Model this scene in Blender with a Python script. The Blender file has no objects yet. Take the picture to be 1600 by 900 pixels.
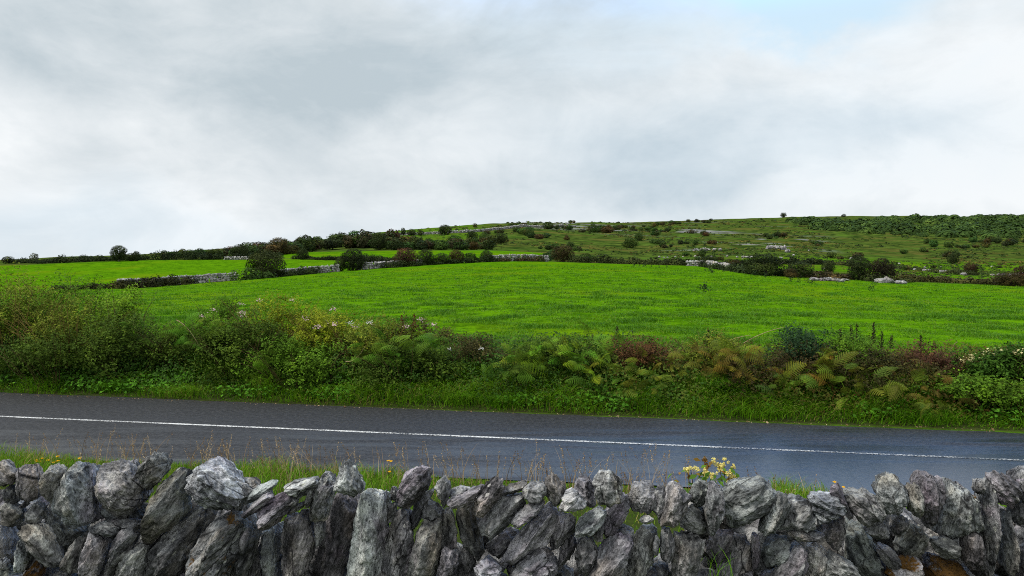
import bpy, math, random
import numpy as np
from mathutils import Vector, Matrix

S = bpy.context.scene
COL = S.collection
RNG = np.random.default_rng(11)
random.seed(5)
F, CX, HY, H = 1155.0, 800.0, 420.0, 3.2       # focal length and horizon (units of the 1600 px frame), eye height above the road

# ------------------------------------------------------------------ camera
cam_d = bpy.data.cameras.new("camera")
cam = bpy.data.objects.new("camera", cam_d)
COL.objects.link(cam)
cam.location = (0, 0, H)
cam.rotation_euler = (math.radians(90), 0, 0)
cam_d.sensor_width = 36.0
cam_d.lens = 36.0 * F / 1600.0
cam_d.shift_y = -30.0 / 1600.0
cam_d.clip_start = 0.05
cam_d.clip_end = 6000.0
S.camera = cam

# ------------------------------------------------------------------ render look
S.render.engine = 'CYCLES'
S.view_settings.view_transform = 'Standard'
S.view_settings.look = 'None'
S.view_settings.exposure = 0.1
S.view_settings.gamma = 1.0
S.cycles.use_denoising = False
S.cycles.pixel_filter_type = 'BLACKMAN_HARRIS'
S.cycles.filter_width = 1.0
S.cycles.max_bounces = 6
S.cycles.diffuse_bounces = 3
S.cycles.glossy_bounces = 2
S.cycles.transmission_bounces = 2
S.cycles.transparent_max_bounces = 4
S.cycles.caustics_reflective = False
S.cycles.caustics_refractive = False

# ------------------------------------------------------------------ sun (veiled by cloud) and sky
SUN_AZ, SUN_EL = math.radians(-105.0), math.radians(56.0)    # azimuth clockwise from +Y: behind the camera, to its left
sun_d = bpy.data.lights.new("sun", 'SUN')
sun = bpy.data.objects.new("sun", sun_d)
COL.objects.link(sun)
sun_d.energy = 2.7
sun_d.angle = math.radians(10)
sun_d.color = (1.0, 0.955, 0.88)
sdir = Vector((math.sin(SUN_AZ) * math.cos(SUN_EL), math.cos(SUN_AZ) * math.cos(SUN_EL), math.sin(SUN_EL)))
sun.rotation_euler = sdir.to_track_quat('Z', 'Y').to_euler()
sun.location = sdir * 50


class NT:
    """Small helper for writing node trees."""
    def __init__(self, tree):
        self.t = tree
        self.n = tree.nodes
        self.l = tree.links

    def put(self, sock, v):
        if isinstance(v, bpy.types.NodeSocket):
            self.l.new(v, sock)
        else:
            sock.default_value = v

    def node(self, kind, **kw):
        nd = self.n.new(kind)
        for k, v in kw.items():
            setattr(nd, k, v)
        return nd

    def m(self, op, a, b=None, c=None, clamp=False):
        nd = self.node('ShaderNodeMath', operation=op)
        nd.use_clamp = clamp
        for i, v in enumerate((a, b, c)):
            if v is not None:
                self.put(nd.inputs[i], v)
        return nd.outputs[0]

    def vm(self, op, a, b=None, scale=None):
        nd = self.node('ShaderNodeVectorMath', operation=op)
        self.put(nd.inputs[0], a)
        if b is not None:
            self.put(nd.inputs[1], b)
        if scale is not None:
            self.put(nd.inputs['Scale'], scale)
        return nd.outputs[1] if op in ('DOT_PRODUCT', 'LENGTH') else nd.outputs[0]

    def sm(self, v, a, b, lo=0.0, hi=1.0):
        nd = self.node('ShaderNodeMapRange', interpolation_type='SMOOTHSTEP')
        self.put(nd.inputs['Value'], v)
        for k, x in (('From Min', a), ('From Max', b), ('To Min', lo), ('To Max', hi)):
            self.put(nd.inputs[k], x)
        return nd.outputs[0]

    def noise(self, vec, scale, detail=4.0, rough=0.55, dist=0.0, out=0):
        nd = self.node('ShaderNodeTexNoise')
        if vec is not None:
            self.l.new(vec, nd.inputs['Vector'])
        nd.inputs['Scale'].default_value = scale
        nd.inputs['Detail'].default_value = detail
        nd.inputs['Roughness'].default_value = rough
        nd.inputs['Distortion'].default_value = dist
        return nd.outputs[out]

    def vor(self, vec, scale, feature='F1', out='Distance', rnd=1.0):
        nd = self.node('ShaderNodeTexVoronoi', feature=feature)
        if vec is not None:
            self.l.new(vec, nd.inputs['Vector'])
        nd.inputs['Scale'].default_value = scale
        nd.inputs['Randomness'].default_value = rnd
        return nd.outputs[out]

    def mix(self, f, a, b, blend='MIX'):
        nd = self.node('ShaderNodeMix', data_type='RGBA', blend_type=blend)
        self.put(nd.inputs[0], f)
        for s, v in ((nd.inputs[6], a), (nd.inputs[7], b)):
            if isinstance(v, (tuple, list)):
                s.default_value = (v[0], v[1], v[2], 1.0)
            else:
                self.l.new(v, s)
        return nd.outputs[2]

    def bump(self, h, strength, dist, normal=None):
        nd = self.node('ShaderNodeBump')
        self.l.new(h, nd.inputs['Height'])
        self.put(nd.inputs['Strength'], strength)
        nd.inputs['Distance'].default_value = dist
        if normal is not None:
            self.l.new(normal, nd.inputs['Normal'])
        return nd.outputs[0]


def az_el(px, py):
    a = math.atan((px - CX) / F)
    return a, math.atan((HY - py) / F * math.cos(a))


def build_world():
    w = bpy.data.worlds.new("World")
    S.world = w
    w.use_nodes = True
    t = NT(w.node_tree)
    w.node_tree.nodes.clear()
    out = t.node('ShaderNodeOutputWorld')
    bg = t.node('ShaderNodeBackground')
    bg.inputs['Strength'].default_value = 0.1
    t.l.new(bg.outputs[0], out.inputs[0])
    sky = t.node('ShaderNodeTexSky', sky_type='NISHITA')
    sky.sun_disc = False
    sky.sun_elevation = SUN_EL
    sky.sun_rotation = SUN_AZ
    d = t.node('ShaderNodeTexCoord').outputs['Generated']
    sp = t.node('ShaderNodeSeparateXYZ')
    t.l.new(d, sp.inputs[0])
    az0 = t.m('ARCTAN2', sp.outputs[0], sp.outputs[1])
    el0 = t.m('ARCSINE', sp.outputs[2])
    # clouds drift in a flat layer: noise over the direction flattened to that layer
    zz = t.m('ADD', t.m('MAXIMUM', sp.outputs[2], 0.0), 0.26)
    cmb = t.node('ShaderNodeCombineXYZ')
    t.l.new(t.m('DIVIDE', sp.outputs[0], zz), cmb.inputs[0])
    t.l.new(t.m('DIVIDE', sp.outputs[1], zz), cmb.inputs[1])
    lay = cmb.outputs[0]
    flat = t.vm('MULTIPLY', d, (1.0, 1.0, 1.9))
    wc = t.node('ShaderNodeSeparateColor')
    t.l.new(t.noise(flat, 3.2, 6.0, 0.58, 0.3, out=1), wc.inputs[0])
    az = t.m('ADD', az0, t.m('MULTIPLY', t.m('SUBTRACT', wc.outputs[0], 0.5), 0.34))
    el = t.m('ADD', el0, t.m('MULTIPLY', t.m('SUBTRACT', wc.outputs[1], 0.5), 0.20))

    def blob(px, py, rx, ry, amp):
        a, e = az_el(px, py)
        u = t.m('MULTIPLY', t.m('SUBTRACT', az, a), F / rx)
        v = t.m('MULTIPLY', t.m('SUBTRACT', el, e), F / ry)
        r2 = t.m('ADD', t.m('MULTIPLY', u, u), t.m('MULTIPLY', v, v))
        return t.m('MULTIPLY', t.m('EXPONENT', t.m('MULTIPLY', r2, -1.0)), amp)

    def add(blobs, start):
        acc = start
        for b in blobs:
            acc = t.m('ADD', acc, blob(*b))
        return acc

    n1 = t.noise(lay, 0.9, 6.0, 0.55, 0.4)
    n2 = t.noise(flat, 4.2, 7.0, 0.6, 0.5)
    n3 = t.noise(flat, 10.0, 6.0, 0.62, 0.6)
    base = t.m('ADD', t.m('ADD', SKY_BASE, t.m('MULTIPLY', t.m('SUBTRACT', n3, 0.5), 0.6)), t.m('ADD', t.m('MULTIPLY', t.m('SUBTRACT', n1, 0.5), SKY_N1), t.m('MULTIPLY', t.m('SUBTRACT', n2, 0.5), SKY_N2)))
    bright = t.m('ADD', add(SKY_BLOBS, base), 0.0, clamp=True)
    bluish = t.m('ADD', add(SKY_BLUISH, 0.12), 0.0, clamp=True)
    K = 10.0
    grey = t.mix(bluish, tuple(K * c for c in (0.485, 0.555, 0.595)), tuple(K * c for c in (0.475, 0.60, 0.70)))
    white = t.mix(bluish, tuple(K * c for c in (0.89, 0.91, 0.92)), tuple(K * c for c in (0.72, 0.815, 0.885)))
    cloud = t.mix(bright, grey, white)
    # an overcast sky grows brighter towards the zenith
    up = t.sm(el0, math.radians(22), math.radians(65), 1.0, SKY_ZENITH)
    cloud = t.vm('SCALE', cloud, scale=up)
    hole = t.m('ADD', add(SKY_HOLES, t.m('MULTIPLY', t.m('SUBTRACT', n2, 0.5), 0.5)), 0.0, clamp=True)
    hole = t.sm(hole, 0.22, 0.8)
    blue = t.vm('MULTIPLY', sky.outputs[0], (SKY_BLUE * .72, SKY_BLUE, SKY_BLUE * 1.25))
    pale = t.mix(t.sm(el0, math.radians(17.5), math.radians(23), 0.0, 1.0), (6.0, 7.8, 9.2), blue)
    col = t.mix(hole, cloud, pale)
    t.l.new(col, bg.inputs['Color'])


SKY_BASE, SKY_N1, SKY_N2, SKY_ZENITH, SKY_BLUE = 0.70, 0.40, 1.25, 1.5, 4.6
SKY_BLOBS = [(300, 90, 250, 110, -.40), (470, 175, 230, 75, -.50), (650, 60, 230, 90, -.42), (900, 90, 200, 110, -.38),
             (270, 285, 170, 45, -.22), (1080, 265, 240, 55, -.50), (1420, 205, 80, 40, -.18), (40, 30, 160, 50, -.22), (700, 300, 160, 40, -.15),
             (120, 190, 260, 90, .42), (1510, 130, 200, 110, .42), (640, 235, 140, 45, .20), (1400, 295, 260, 32, .28), (330, 330, 220, 30, .18),
             (1130, 120, 150, 80, .12), (780, 160, 70, 50, .12)]
SKY_BLUISH = [(1080, 250, 330, 90, .45), (1400, 200, 160, 80, .35), (60, 375, 320, 40, .5), (900, 60, 260, 80, .2), (600, 350, 400, 30, .25)]
SKY_HOLES = [(1285, 12, 120, 48, .62), (1340, -580, 766, 372, 1.5)]
build_world()

# ------------------------------------------------------------------ noise in numpy (value noise, fractal)
def _hash(ix, iy, iz, seed):
    h = (ix * 374761393 + iy * 668265263 + iz * 2147483647 + seed * 1274126177) & 0xFFFFFFFF
    h = ((h ^ (h >> 13)) * 1274126177) & 0xFFFFFFFF
    h = ((h ^ (h >> 16)) * 2246822519) & 0xFFFFFFFF
    return ((h ^ (h >> 15)) & 0xFFFFFF) / float(0xFFFFFF)


def vnoise(p, seed=0):
    p = np.asarray(p, float)
    i = np.floor(p).astype(np.int64)
    f = p - i
    u = f * f * (3 - 2 * f)
    out = 0
    for dx in (0, 1):
        for dy in (0, 1):
            for dz in (0, 1):
                w = (u[..., 0] if dx else 1 - u[..., 0]) * (u[..., 1] if dy else 1 - u[..., 1]) * (u[..., 2] if dz else 1 - u[..., 2])
                out = out + w * _hash(i[..., 0] + dx, i[..., 1] + dy, i[..., 2] + dz, seed)
    return out * 2 - 1


def fbm(p, octaves=4, seed=0, gain=0.5):
    p = np.asarray(p, float)
    a, s, out = 1.0, 0.0, 0
    for k in range(octaves):
        out = out + a * vnoise(p * (2.03 ** k), seed + 17 * k)
        s += a
        a *= gain
    return out / s


def fbm2(x, y, scale, octaves=4, seed=0):
    x, y = np.broadcast_arrays(np.asarray(x, float), np.asarray(y, float))
    return fbm(np.stack([x * scale, y * scale, np.full_like(x, 0.37)], -1), octaves, seed)


def sstep(x, a, b):
    t = np.clip((np.asarray(x, float) - a) / (b - a), 0, 1)
    return t * t * (3 - 2 * t)

# ------------------------------------------------------------------ mesh and object helpers
def mesh_from(name, V, faces, mats=(), tint=None, smooth=False, attrs=None, midx=None):
    """faces: list of (n,k) index arrays."""
    me = bpy.data.meshes.new(name)
    V = np.ascontiguousarray(V, dtype=np.float32)
    faces = [np.asarray(f, dtype=np.int32) for f in faces if len(f)]
    me.vertices.add(len(V))
    me.vertices.foreach_set('co', V.ravel())
    loops = np.concatenate([f.ravel() for f in faces])
    counts = np.concatenate([np.full(len(f), f.shape[1], np.int32) for f in faces])
    starts = np.concatenate([[0], np.cumsum(counts)[:-1]]).astype(np.int32)
    me.loops.add(len(loops))
    me.loops.foreach_set('vertex_index', loops)
    me.polygons.add(len(counts))
    me.polygons.foreach_set('loop_start', starts)
    me.polygons.foreach_set('loop_total', counts)
    if smooth:
        me.polygons.foreach_set('use_smooth', np.ones(len(counts), bool))
    for m in mats:
        me.materials.append(m)
    if midx is not None:
        me.polygons.foreach_set('material_index', np.asarray(midx, np.int32))
    at = dict(attrs or {})
    if tint is not None:
        at['tint'] = tint
    for k, v in at.items():
        a = me.attributes.new(k, 'FLOAT', 'POINT')
        a.data.foreach_set('value', np.ascontiguousarray(v, dtype=np.float32))
    me.update()
    me.validate()
    return me


def ob(name, data, parent=None, color=None, loc=None):
    o = bpy.data.objects.new(name, data)
    COL.objects.link(o)
    if parent is not None:
        o.parent = parent
    if color is not None:
        o.color = (color[0], color[1], color[2], 1.0)
    if loc is not None:
        o.location = loc
    return o


def tag(o, label=None, cat=None, group=None, kind=None):
    for k, v in (('label', label), ('category', cat), ('group', group), ('kind', kind)):
        if v:
            o[k] = v
    return o


class MB:
    """Collects shapes into one mesh."""
    def __init__(self):
        self.V, self.T, self.Q, self.Tr, self.n = [], [], [], [], 0
        self.MQ, self.MT = [], []

    def add(self, V, quads=None, tris=None, tint=0.5, mat=0):
        V = np.asarray(V, float)
        self.V.append(V)
        self.T.append(np.broadcast_to(np.asarray(tint, float), (len(V),)))
        if quads is not None and len(quads):
            self.Q.append(np.asarray(quads) + self.n)
            self.MQ.append(np.full(len(quads), mat))
        if tris is not None and len(tris):
            self.Tr.append(np.asarray(tris) + self.n)
            self.MT.append(np.full(len(tris), mat))
        self.n += len(V)
        return self

    def mesh(self, name, mats, smooth=False):
        fs, mi = [], []
        if self.Q:
            fs.append(np.concatenate(self.Q)); mi.append(np.concatenate(self.MQ))
        if self.Tr:
            fs.append(np.concatenate(self.Tr)); mi.append(np.concatenate(self.MT))
        return mesh_from(name, np.concatenate(self.V), fs, mats, np.concatenate(self.T), smooth, midx=np.concatenate(mi))


def unit(v):
    return v / np.maximum(np.linalg.norm(v, axis=-1, keepdims=True), 1e-9)


def leaves(P, N, size, rng, tint, aspect=0.55, fold=0.12, stray=0.45):
    """One folded diamond leaf per point; N = the way it faces."""
    n = len(P)
    N = unit(N + rng.normal(0, stray, (n, 3)))
    A = unit(np.cross(N, rng.normal(0, 1, (n, 3))))
    B = np.cross(N, A)
    s = (np.broadcast_to(size, (n,)) * rng.uniform(0.65, 1.35, n))[:, None]
    base, tip = P - A * s * 0.5, P + A * s * 0.5
    l = P + B * s * aspect * 0.5 + N * s * fold
    r = P - B * s * aspect * 0.5 + N * s * fold
    V = np.stack([base, l, tip, r], 1).reshape(-1, 3)
    q = np.arange(n * 4).reshape(n, 4)
    return V, q, np.repeat(np.broadcast_to(tint, (n,)), 4)


def blades(P, h, lean, width, rng, tint, seg=3, droop=0.35):
    """Grass blades: tapering ribbons that bend over towards lean (n,2)."""
    n = len(P)
    h = np.broadcast_to(h, (n,)); width = np.broadcast_to(width, (n,)); droop = np.broadcast_to(droop, (n,))
    a = rng.uniform(0, 2 * np.pi, n)
    side = np.stack([np.cos(a), np.sin(a), np.zeros(n)], 1)
    V = []
    for k in range(seg + 1):
        t = k / seg
        c = P.copy()
        c[:, :2] += lean * (t ** 1.8 * h)[:, None]
        c[:, 2] += h * (t - droop * t ** 3)
        w = (width * (1 - t) ** 0.7 * 0.5)[:, None]
        if k < seg:
            V += [c - side * w, c + side * w]
        else:
            V += [c]
    m = 2 * seg + 1
    V = np.stack(V, 1).reshape(-1, 3)
    o = (np.arange(n) * m)[:, None]
    Q = np.concatenate([o + np.array([[2 * k, 2 * k + 1, 2 * k + 3, 2 * k + 2]]) for k in range(seg - 1)])
    T = o + np.array([[2 * seg - 2, 2 * seg - 1, 2 * seg]])
    return V, Q, T, np.repeat(np.broadcast_to(tint, (n,)), m)


def tube(pts, rad, sides=5):
    pts = np.asarray(pts, float)
    rad = np.broadcast_to(rad, (len(pts),))
    d = unit(np.gradient(pts, axis=0))
    ref = np.array([0.31, 0.17, 0.93]) if abs(d[:, 2]).mean() < 0.9 else np.array([0.9, 0.3, 0.1])
    u = unit(np.cross(d, ref)); v = np.cross(d, u)
    a = np.arange(sides) * 2 * np.pi / sides
    V = (pts[:, None] + rad[:, None, None] * (np.cos(a)[None, :, None] * u[:, None] + np.sin(a)[None, :, None] * v[:, None])).reshape(-1, 3)
    q = []
    for i in range(len(pts) - 1):
        for j in range(sides):
            k = (j + 1) % sides
            q.append((i * sides + j, i * sides + k, (i + 1) * sides + k, (i + 1) * sides + j))
    return V, np.array(q)


def ico(sub):
    import bmesh
    bm = bmesh.new()
    bmesh.ops.create_icosphere(bm, subdivisions=sub, radius=1.0)
    V = np.array([v.co[:] for v in bm.verts])
    T = np.array([[v.index for v in f.verts] for f in bm.faces])
    bm.free()
    return V, T


ICO1, ICO2, ICO4, ICO5 = ico(1), ico(2), ico(5), ico(6)

# ------------------------------------------------------------------ terrain height
SL, Y0, CS = 0.187, 13.95, 1 / math.sqrt(1 + 0.187 ** 2)     # the road's centre line is Y = Y0 - SL * X


def road_s(X, Y):
    return (Y - Y0 + SL * X) * CS


TX = np.array([-600, 0, 200, 400, 600, 800, 1000, 1200, 1400, 1600, 2200], float)
TY = np.array([22, 35, 60, 100, 130, 160, 200, 250, 330, 450, 600, 750, 900, 1100, 1500], float)
TAB = np.array([
    [528, 528, 528, 528, 530, 530, 531, 532, 533, 535, 540],
    [490, 490, 490, 487, 484, 480, 482, 486, 490, 494, 498],
    [466, 466, 466, 460, 450, 443, 445, 453, 463, 468, 470],
    [450, 452, 451, 440, 427, 419, 421, 430, 440, 447, 450],
    [440, 442, 441, 431, 419, 411, 414.5, 423, 432, 438, 440],
    [425, 427, 424, 419, 411, 406, 413, 416, 424, 430, 432],
    [414, 415, 405, 404, 398, 397, 408, 408, 416, 422, 424],
    [409, 411, 402, 399, 390, 389, 399, 400, 408, 413, 415],
    [406, 408, 401, 391, 378, 377, 389, 390, 397, 400, 402],
    [405, 407, 400, 387, 367, 364, 374, 378, 384, 388, 389],
    [404, 407, 400, 386, 364, 352, 361, 366, 372, 375, 375],
    [404, 407, 400, 386, 363, 348, 352, 352, 358, 360, 358],
    [405, 408, 401, 387, 363, 349, 349, 343, 345, 346, 344],
    [407, 408, 402, 388, 364, 351, 349, 340, 337.5, 337, 335],
    [409, 410, 404, 390, 366, 353, 351, 342, 340, 340, 338]], float)
_LY = np.log(TY)
_gx = np.linspace(-600, 2200, 561)
_gy = np.linspace(_LY[0], _LY[-1], 420)


def _dense():
    Z = H - (TAB - HY) / F * TY[:, None]
    A = np.stack([np.interp(_gx, TX, r) for r in Z])
    k = np.exp(-np.linspace(-2, 2, 41) ** 2); k /= k.sum()
    A = np.stack([np.convolve(np.pad(r, 20, mode='edge'), k, 'valid') for r in A])
    B = np.stack([np.interp(_gy, _LY, A[:, i]) for i in range(A.shape[1])], 1)
    k = np.exp(-np.linspace(-2, 2, 15) ** 2); k /= k.sum()
    return np.stack([np.convolve(np.pad(B[:, i], 7, mode='edge'), k, 'valid') for i in range(B.shape[1])], 1)


_DZ = _dense()
TH_MAX = math.radians(50)


def bearing(X, Y):
    """The table's two coordinates of a ground point: bearing column and depth."""
    r = np.hypot(X, Y)
    th = np.clip(np.arctan2(X, Y), -TH_MAX, TH_MAX)
    return CX + F * np.tan(th), r * np.cos(th)


def far_z(px, Yt):
    u = np.clip((px - _gx[0]) / (_gx[1] - _gx[0]), 0, len(_gx) - 1.001)
    v = np.clip((np.log(np.maximum(Yt, 1e-3)) - _gy[0]) / (_gy[1] - _gy[0]), 0, len(_gy) - 1.001)
    i, j = v.astype(int), u.astype(int)
    a, b = v - i, u - j
    return _DZ[i, j] * (1 - a) * (1 - b) + _DZ[i + 1, j] * a * (1 - b) + _DZ[i, j + 1] * (1 - a) * b + _DZ[i + 1, j + 1] * a * b


RS = np.array([-400, -60, -14, -10, -7.5, -5, -3.4, -2.9, -2.3, 2.3, 2.75, 3.3, 4.2, 5.2, 7, 400], float)
RZ = np.array([1.4, 1.3, 1.22, 1.2, 0.72, 0.30, 0.06, 0.0, -.04, -.04, 0.0, 0.12, 0.55, 0.95, 1.05, 1.1], float)


def ground_z(X, Y):
    X, Y = np.broadcast_arrays(np.asarray(X, float), np.asarray(Y, float))
    s = road_s(X, Y)
    near = np.interp(s, RS, RZ)
    px, Yt = bearing(X, Y)
    w = sstep(s, 4.5, 9.0)
    z = near * (1 - w) + far_z(px, Yt) * w
    r = np.hypot(X, Y)
    amp = np.where(np.abs(s) < 2.4, 0, 1) * sstep(np.abs(s), 2.4, 4.0)
    z = z + amp * 0.05 * fbm2(X, Y, 0.8, 3, 3)
    z = z + sstep(r, 150, 420) * fbm2(X, Y, 0.02, 4, 9) * np.clip(r / 330, 0, 2.4) * (Yt < 1400)
    return z


def gp(px, Y, dz=0.0):
    """The ground point under bearing column px at depth Y."""
    X = (px - CX) / F * Y
    return Vector((X, Y, float(ground_z(X, Y)) + dz))


def hp(px, s):
    """A point on the ground at distance s from the road's centre line under bearing column px."""
    t = (px - CX) / F
    Y = (Y0 + s / CS) / (1 + SL * t)
    return gp(px, Y)


EPX = np.array([-600, 0, 200, 400, 600, 800, 870, 960, 1060, 1090, 1130, 1200, 1300, 1400, 1600, 2200], float)
EY1 = np.array([94, 96, 98, 112, 131, 148, 150, 148, 148, 146, 118, 98, 96, 99, 98, 96], float)


def edge1(px):
    return np.interp(px, EPX, EY1)


def divide(px):
    return np.interp(px, [0, 430, 470, 600, 640], [194, 194, 188, 160, 140])


def top4(px):
    return np.interp(px, [440, 520, 600, 800, 860], [262, 250, 238, 230, 222])

# ------------------------------------------------------------------ materials
def material(name):
    m = bpy.data.materials.new(name)
    m.use_nodes = True
    t = NT(m.node_tree)
    m.node_tree.nodes.clear()
    out = t.node('ShaderNodeOutputMaterial')
    return m, t, out


def bsdf(t, out, color, rough=0.8, normal=None, spec=0.3, translucent=0.0):
    b = t.node('ShaderNodeBsdfPrincipled')
    t.put(b.inputs['Base Color'], color if not isinstance(color, tuple) else (*color, 1.0))
    t.put(b.inputs['Roughness'], rough)
    t.put(b.inputs['Specular IOR Level'], spec)
    if normal is not None:
        t.l.new(normal, b.inputs['Normal'])
    sh = b.outputs[0]
    if translucent:
        tr = t.node('ShaderNodeBsdfTranslucent')
        t.put(tr.inputs['Color'], color if not isinstance(color, tuple) else (*color, 1.0))
        mx = t.node('ShaderNodeMixShader')
        mx.inputs[0].default_value = translucent
        t.l.new(sh, mx.inputs[1]); t.l.new(tr.outputs[0], mx.inputs[2])
        sh = mx.outputs[0]
    t.l.new(sh, out.inputs[0])
    return b


def foliage_mat(name, ramp, rough=0.65, translucent=0.2, spec=0.04):
    """Plant colour: a per-leaf tint runs along RAMP, times the plant's own colour."""
    m, t, out = material(name)
    tint = t.node('ShaderNodeAttribute', attribute_name='tint').outputs['Fac']
    cr = t.node('ShaderNodeValToRGB')
    e = cr.color_ramp.elements
    while len(e) < len(ramp):
        e.new(0.5)
    for k, (p, c) in enumerate(ramp):
        e[k].position = p
        e[k].color = (*c, 1.0)
    t.l.new(tint, cr.inputs[0])
    oi = t.node('ShaderNodeObjectInfo')
    c = t.mix(1.0, cr.outputs[0], oi.outputs['Color'], 'MULTIPLY')
    bsdf(t, out, c, rough, None, spec, translucent)
    return m


M = {}
# leaves: object colour carries the hue, the tint varies light and dark leaves of a plant
M['leaf'] = foliage_mat('leaf', [(0.0, (0.45, 0.42, 0.38)), (0.5, (0.9, 0.9, 0.9)), (0.85, (1.5, 1.4, 1.1)), (1.0, (2.2, 1.8, 1.5))])
M['frond'] = foliage_mat('bracken frond', [(0.0, (0.5, 0.45, 0.4)), (0.6, (1, 1, 1)), (1.0, (1.6, 1.35, 0.9))], 0.6, 0.25)
M['grass'] = foliage_mat('grass', [(0.0, (0.018, 0.062, 0.003)), (0.35, (0.055, 0.160, 0.004)), (0.7, (0.125, 0.29, 0.008)), (0.9, (0.20, 0.24, 0.03)), (1.0, (0.34, 0.25, 0.10))], 0.55, 0.3, 0.08)
M['tangle'] = foliage_mat('tangle', [(0.0, (0.03, 0.06, 0.014)), (0.35, (0.055, 0.13, 0.02)), (0.6, (0.12, 0.16, 0.025)), (0.82, (0.13, 0.085, 0.024)), (1.0, (0.16, 0.07, 0.026))], 0.55, 0.25)
M['straw'] = foliage_mat('straw', [(0.0, (0.10, 0.055, 0.03)), (0.5, (0.30, 0.20, 0.10)), (1.0, (0.52, 0.40, 0.25))], 0.7, 0.2)
M['flower'] = foliage_mat('petals', [(0.0, (0.5, 0.5, 0.4)), (0.5, (1, 1, 1)), (1.0, (1.15, 1.15, 1.15))], 0.6, 0.3)


def bark_mat():
    m, t, out = material('bark')
    co = t.node('ShaderNodeTexCoord').outputs['Object']
    n = t.noise(co, 9.0, 5.0, 0.6)
    bsdf(t, out, t.mix(n, (0.03, 0.024, 0.02), (0.15, 0.125, 0.10)), 0.9, t.bump(n, 0.6, 0.02))
    return m


M['bark'] = bark_mat()


def stone_mat(name, moss=0.0, scale=1.0, base=((0.020, 0.0205, 0.022), (0.165, 0.166, 0.170), (0.52, 0.52, 0.515)), fine=True):
    """Weathered limestone: cloudy greys, white and black lichen, pits, rust-brown moss where moss > 0."""
    m, t, out = material(name)
    oi = t.node('ShaderNodeObjectInfo')
    co = t.node('ShaderNodeTexCoord').outputs['Object']
    off = t.vm('SCALE', (37.0, 19.0, 53.0), scale=oi.outputs['Random'])
    p = t.vm('ADD', t.vm('MULTIPLY', co, (scale * 1.25, scale * 1.1, scale * 0.62)), off)
    big = t.noise(p, 7.0, 7.0, 0.62, 0.6)
    mid = t.noise(p, 24.0, 6.0, 0.65)
    sm = t.noise(p, 95.0, 3.0, 0.6)
    hue0 = t.noise(p, 3.0, 2.0, 0.5)
    v = t.m('ADD', t.m('MULTIPLY', big, 0.55), t.m('ADD', t.m('MULTIPLY', mid, 0.3), t.m('MULTIPLY', sm, 0.22)))
    cr = t.node('ShaderNodeValToRGB')
    e = cr.color_ramp.elements
    e.new(0.5)
    for k, pos in enumerate((0.43, 0.53, 0.65)):
        e[k].position = pos
        e[k].color = (*base[k], 1)
    t.l.new(v, cr.inputs[0])
    c = cr.outputs[0]
    # cracks and bedding lines along the slab
    crk = t.sm(t.vor(t.vm('MULTIPLY', p, (1.0, 1.0, 0.45)), 9.0, 'DISTANCE_TO_EDGE'), 0.0, 0.035)
    c = t.mix(t.m('MULTIPLY', t.m('SUBTRACT', 1.0, crk), t.sm(hue0, 0.45, 0.6)), c, (0.014, 0.014, 0.015))
    # faint brown, blue and mauve staining
    hue = t.noise(p, 4.0, 3.0, 0.5, 0.8)
    c = t.mix(t.sm(hue, 0.5, 0.72), c, t.mix(1.0, c, (1.12, 1.0, 0.85), 'MULTIPLY'))
    c = t.mix(t.sm(hue, 0.46, 0.28), c, t.mix(1.0, c, (1.08, 0.94, 1.04), 'MULTIPLY'))
    if fine:
        lich = t.m('MULTIPLY', t.sm(t.noise(p, 5.5, 4.0, 0.55, 1.2), 0.58, 0.68), t.sm(mid, 0.40, 0.58))
        c = t.mix(t.m('MULTIPLY', lich, 0.75), c, (0.50, 0.50, 0.47))
        spots = t.sm(t.vor(p, 26.0), 0.22, 0.14)
        c = t.mix(t.m('MULTIPLY', spots, t.sm(t.noise(p, 6.0, 2.0), 0.5, 0.62)), c, (0.42, 0.42, 0.38))
        blk = t.m('MULTIPLY', t.sm(t.noise(p, 60.0, 4.0, 0.7), 0.56, 0.64), t.sm(t.noise(p, 8.0, 3.0), 0.46, 0.6))
        c = t.mix(t.m('MULTIPLY', blk, 0.9), c, (0.012, 0.012, 0.013))
        pits = t.vor(p, 42.0, 'SMOOTH_F1')
    if moss:
        mm = t.sm(t.m('ADD', t.noise(p, 5.0, 5.0, 0.6, 0.5), t.m('MULTIPLY', sm, 0.25)), 0.80 - moss * 0.27, 0.88 - moss * 0.27)
        c = t.mix(mm, c, t.mix(sm, (0.035, 0.018, 0.004), (0.17, 0.085, 0.012)))
    c = t.mix(1.0, c, oi.outputs['Color'], 'MULTIPLY')
    nrm = None
    if fine:
        h = t.m('ADD', t.m('MULTIPLY', big, 0.9), t.m('ADD', t.m('MULTIPLY', mid, 0.6), t.m('ADD', t.m('MULTIPLY', sm, 0.3), t.m('MULTIPLY', pits, 0.35))))
        nrm = t.bump(h, 1.0, 0.045)
    bsdf(t, out, c, 0.88, nrm, 0.25)
    return m


M['stone'] = stone_mat('weathered limestone')
M['mossy'] = stone_mat('mossy limestone', moss=0.75)
M['touch'] = stone_mat('limestone with a little moss', moss=0.18)
M['farstone'] = stone_mat('far limestone', scale=0.12, base=((0.05, 0.05, 0.05), (0.24, 0.238, 0.23), (0.50, 0.49, 0.475)), fine=False)


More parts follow.
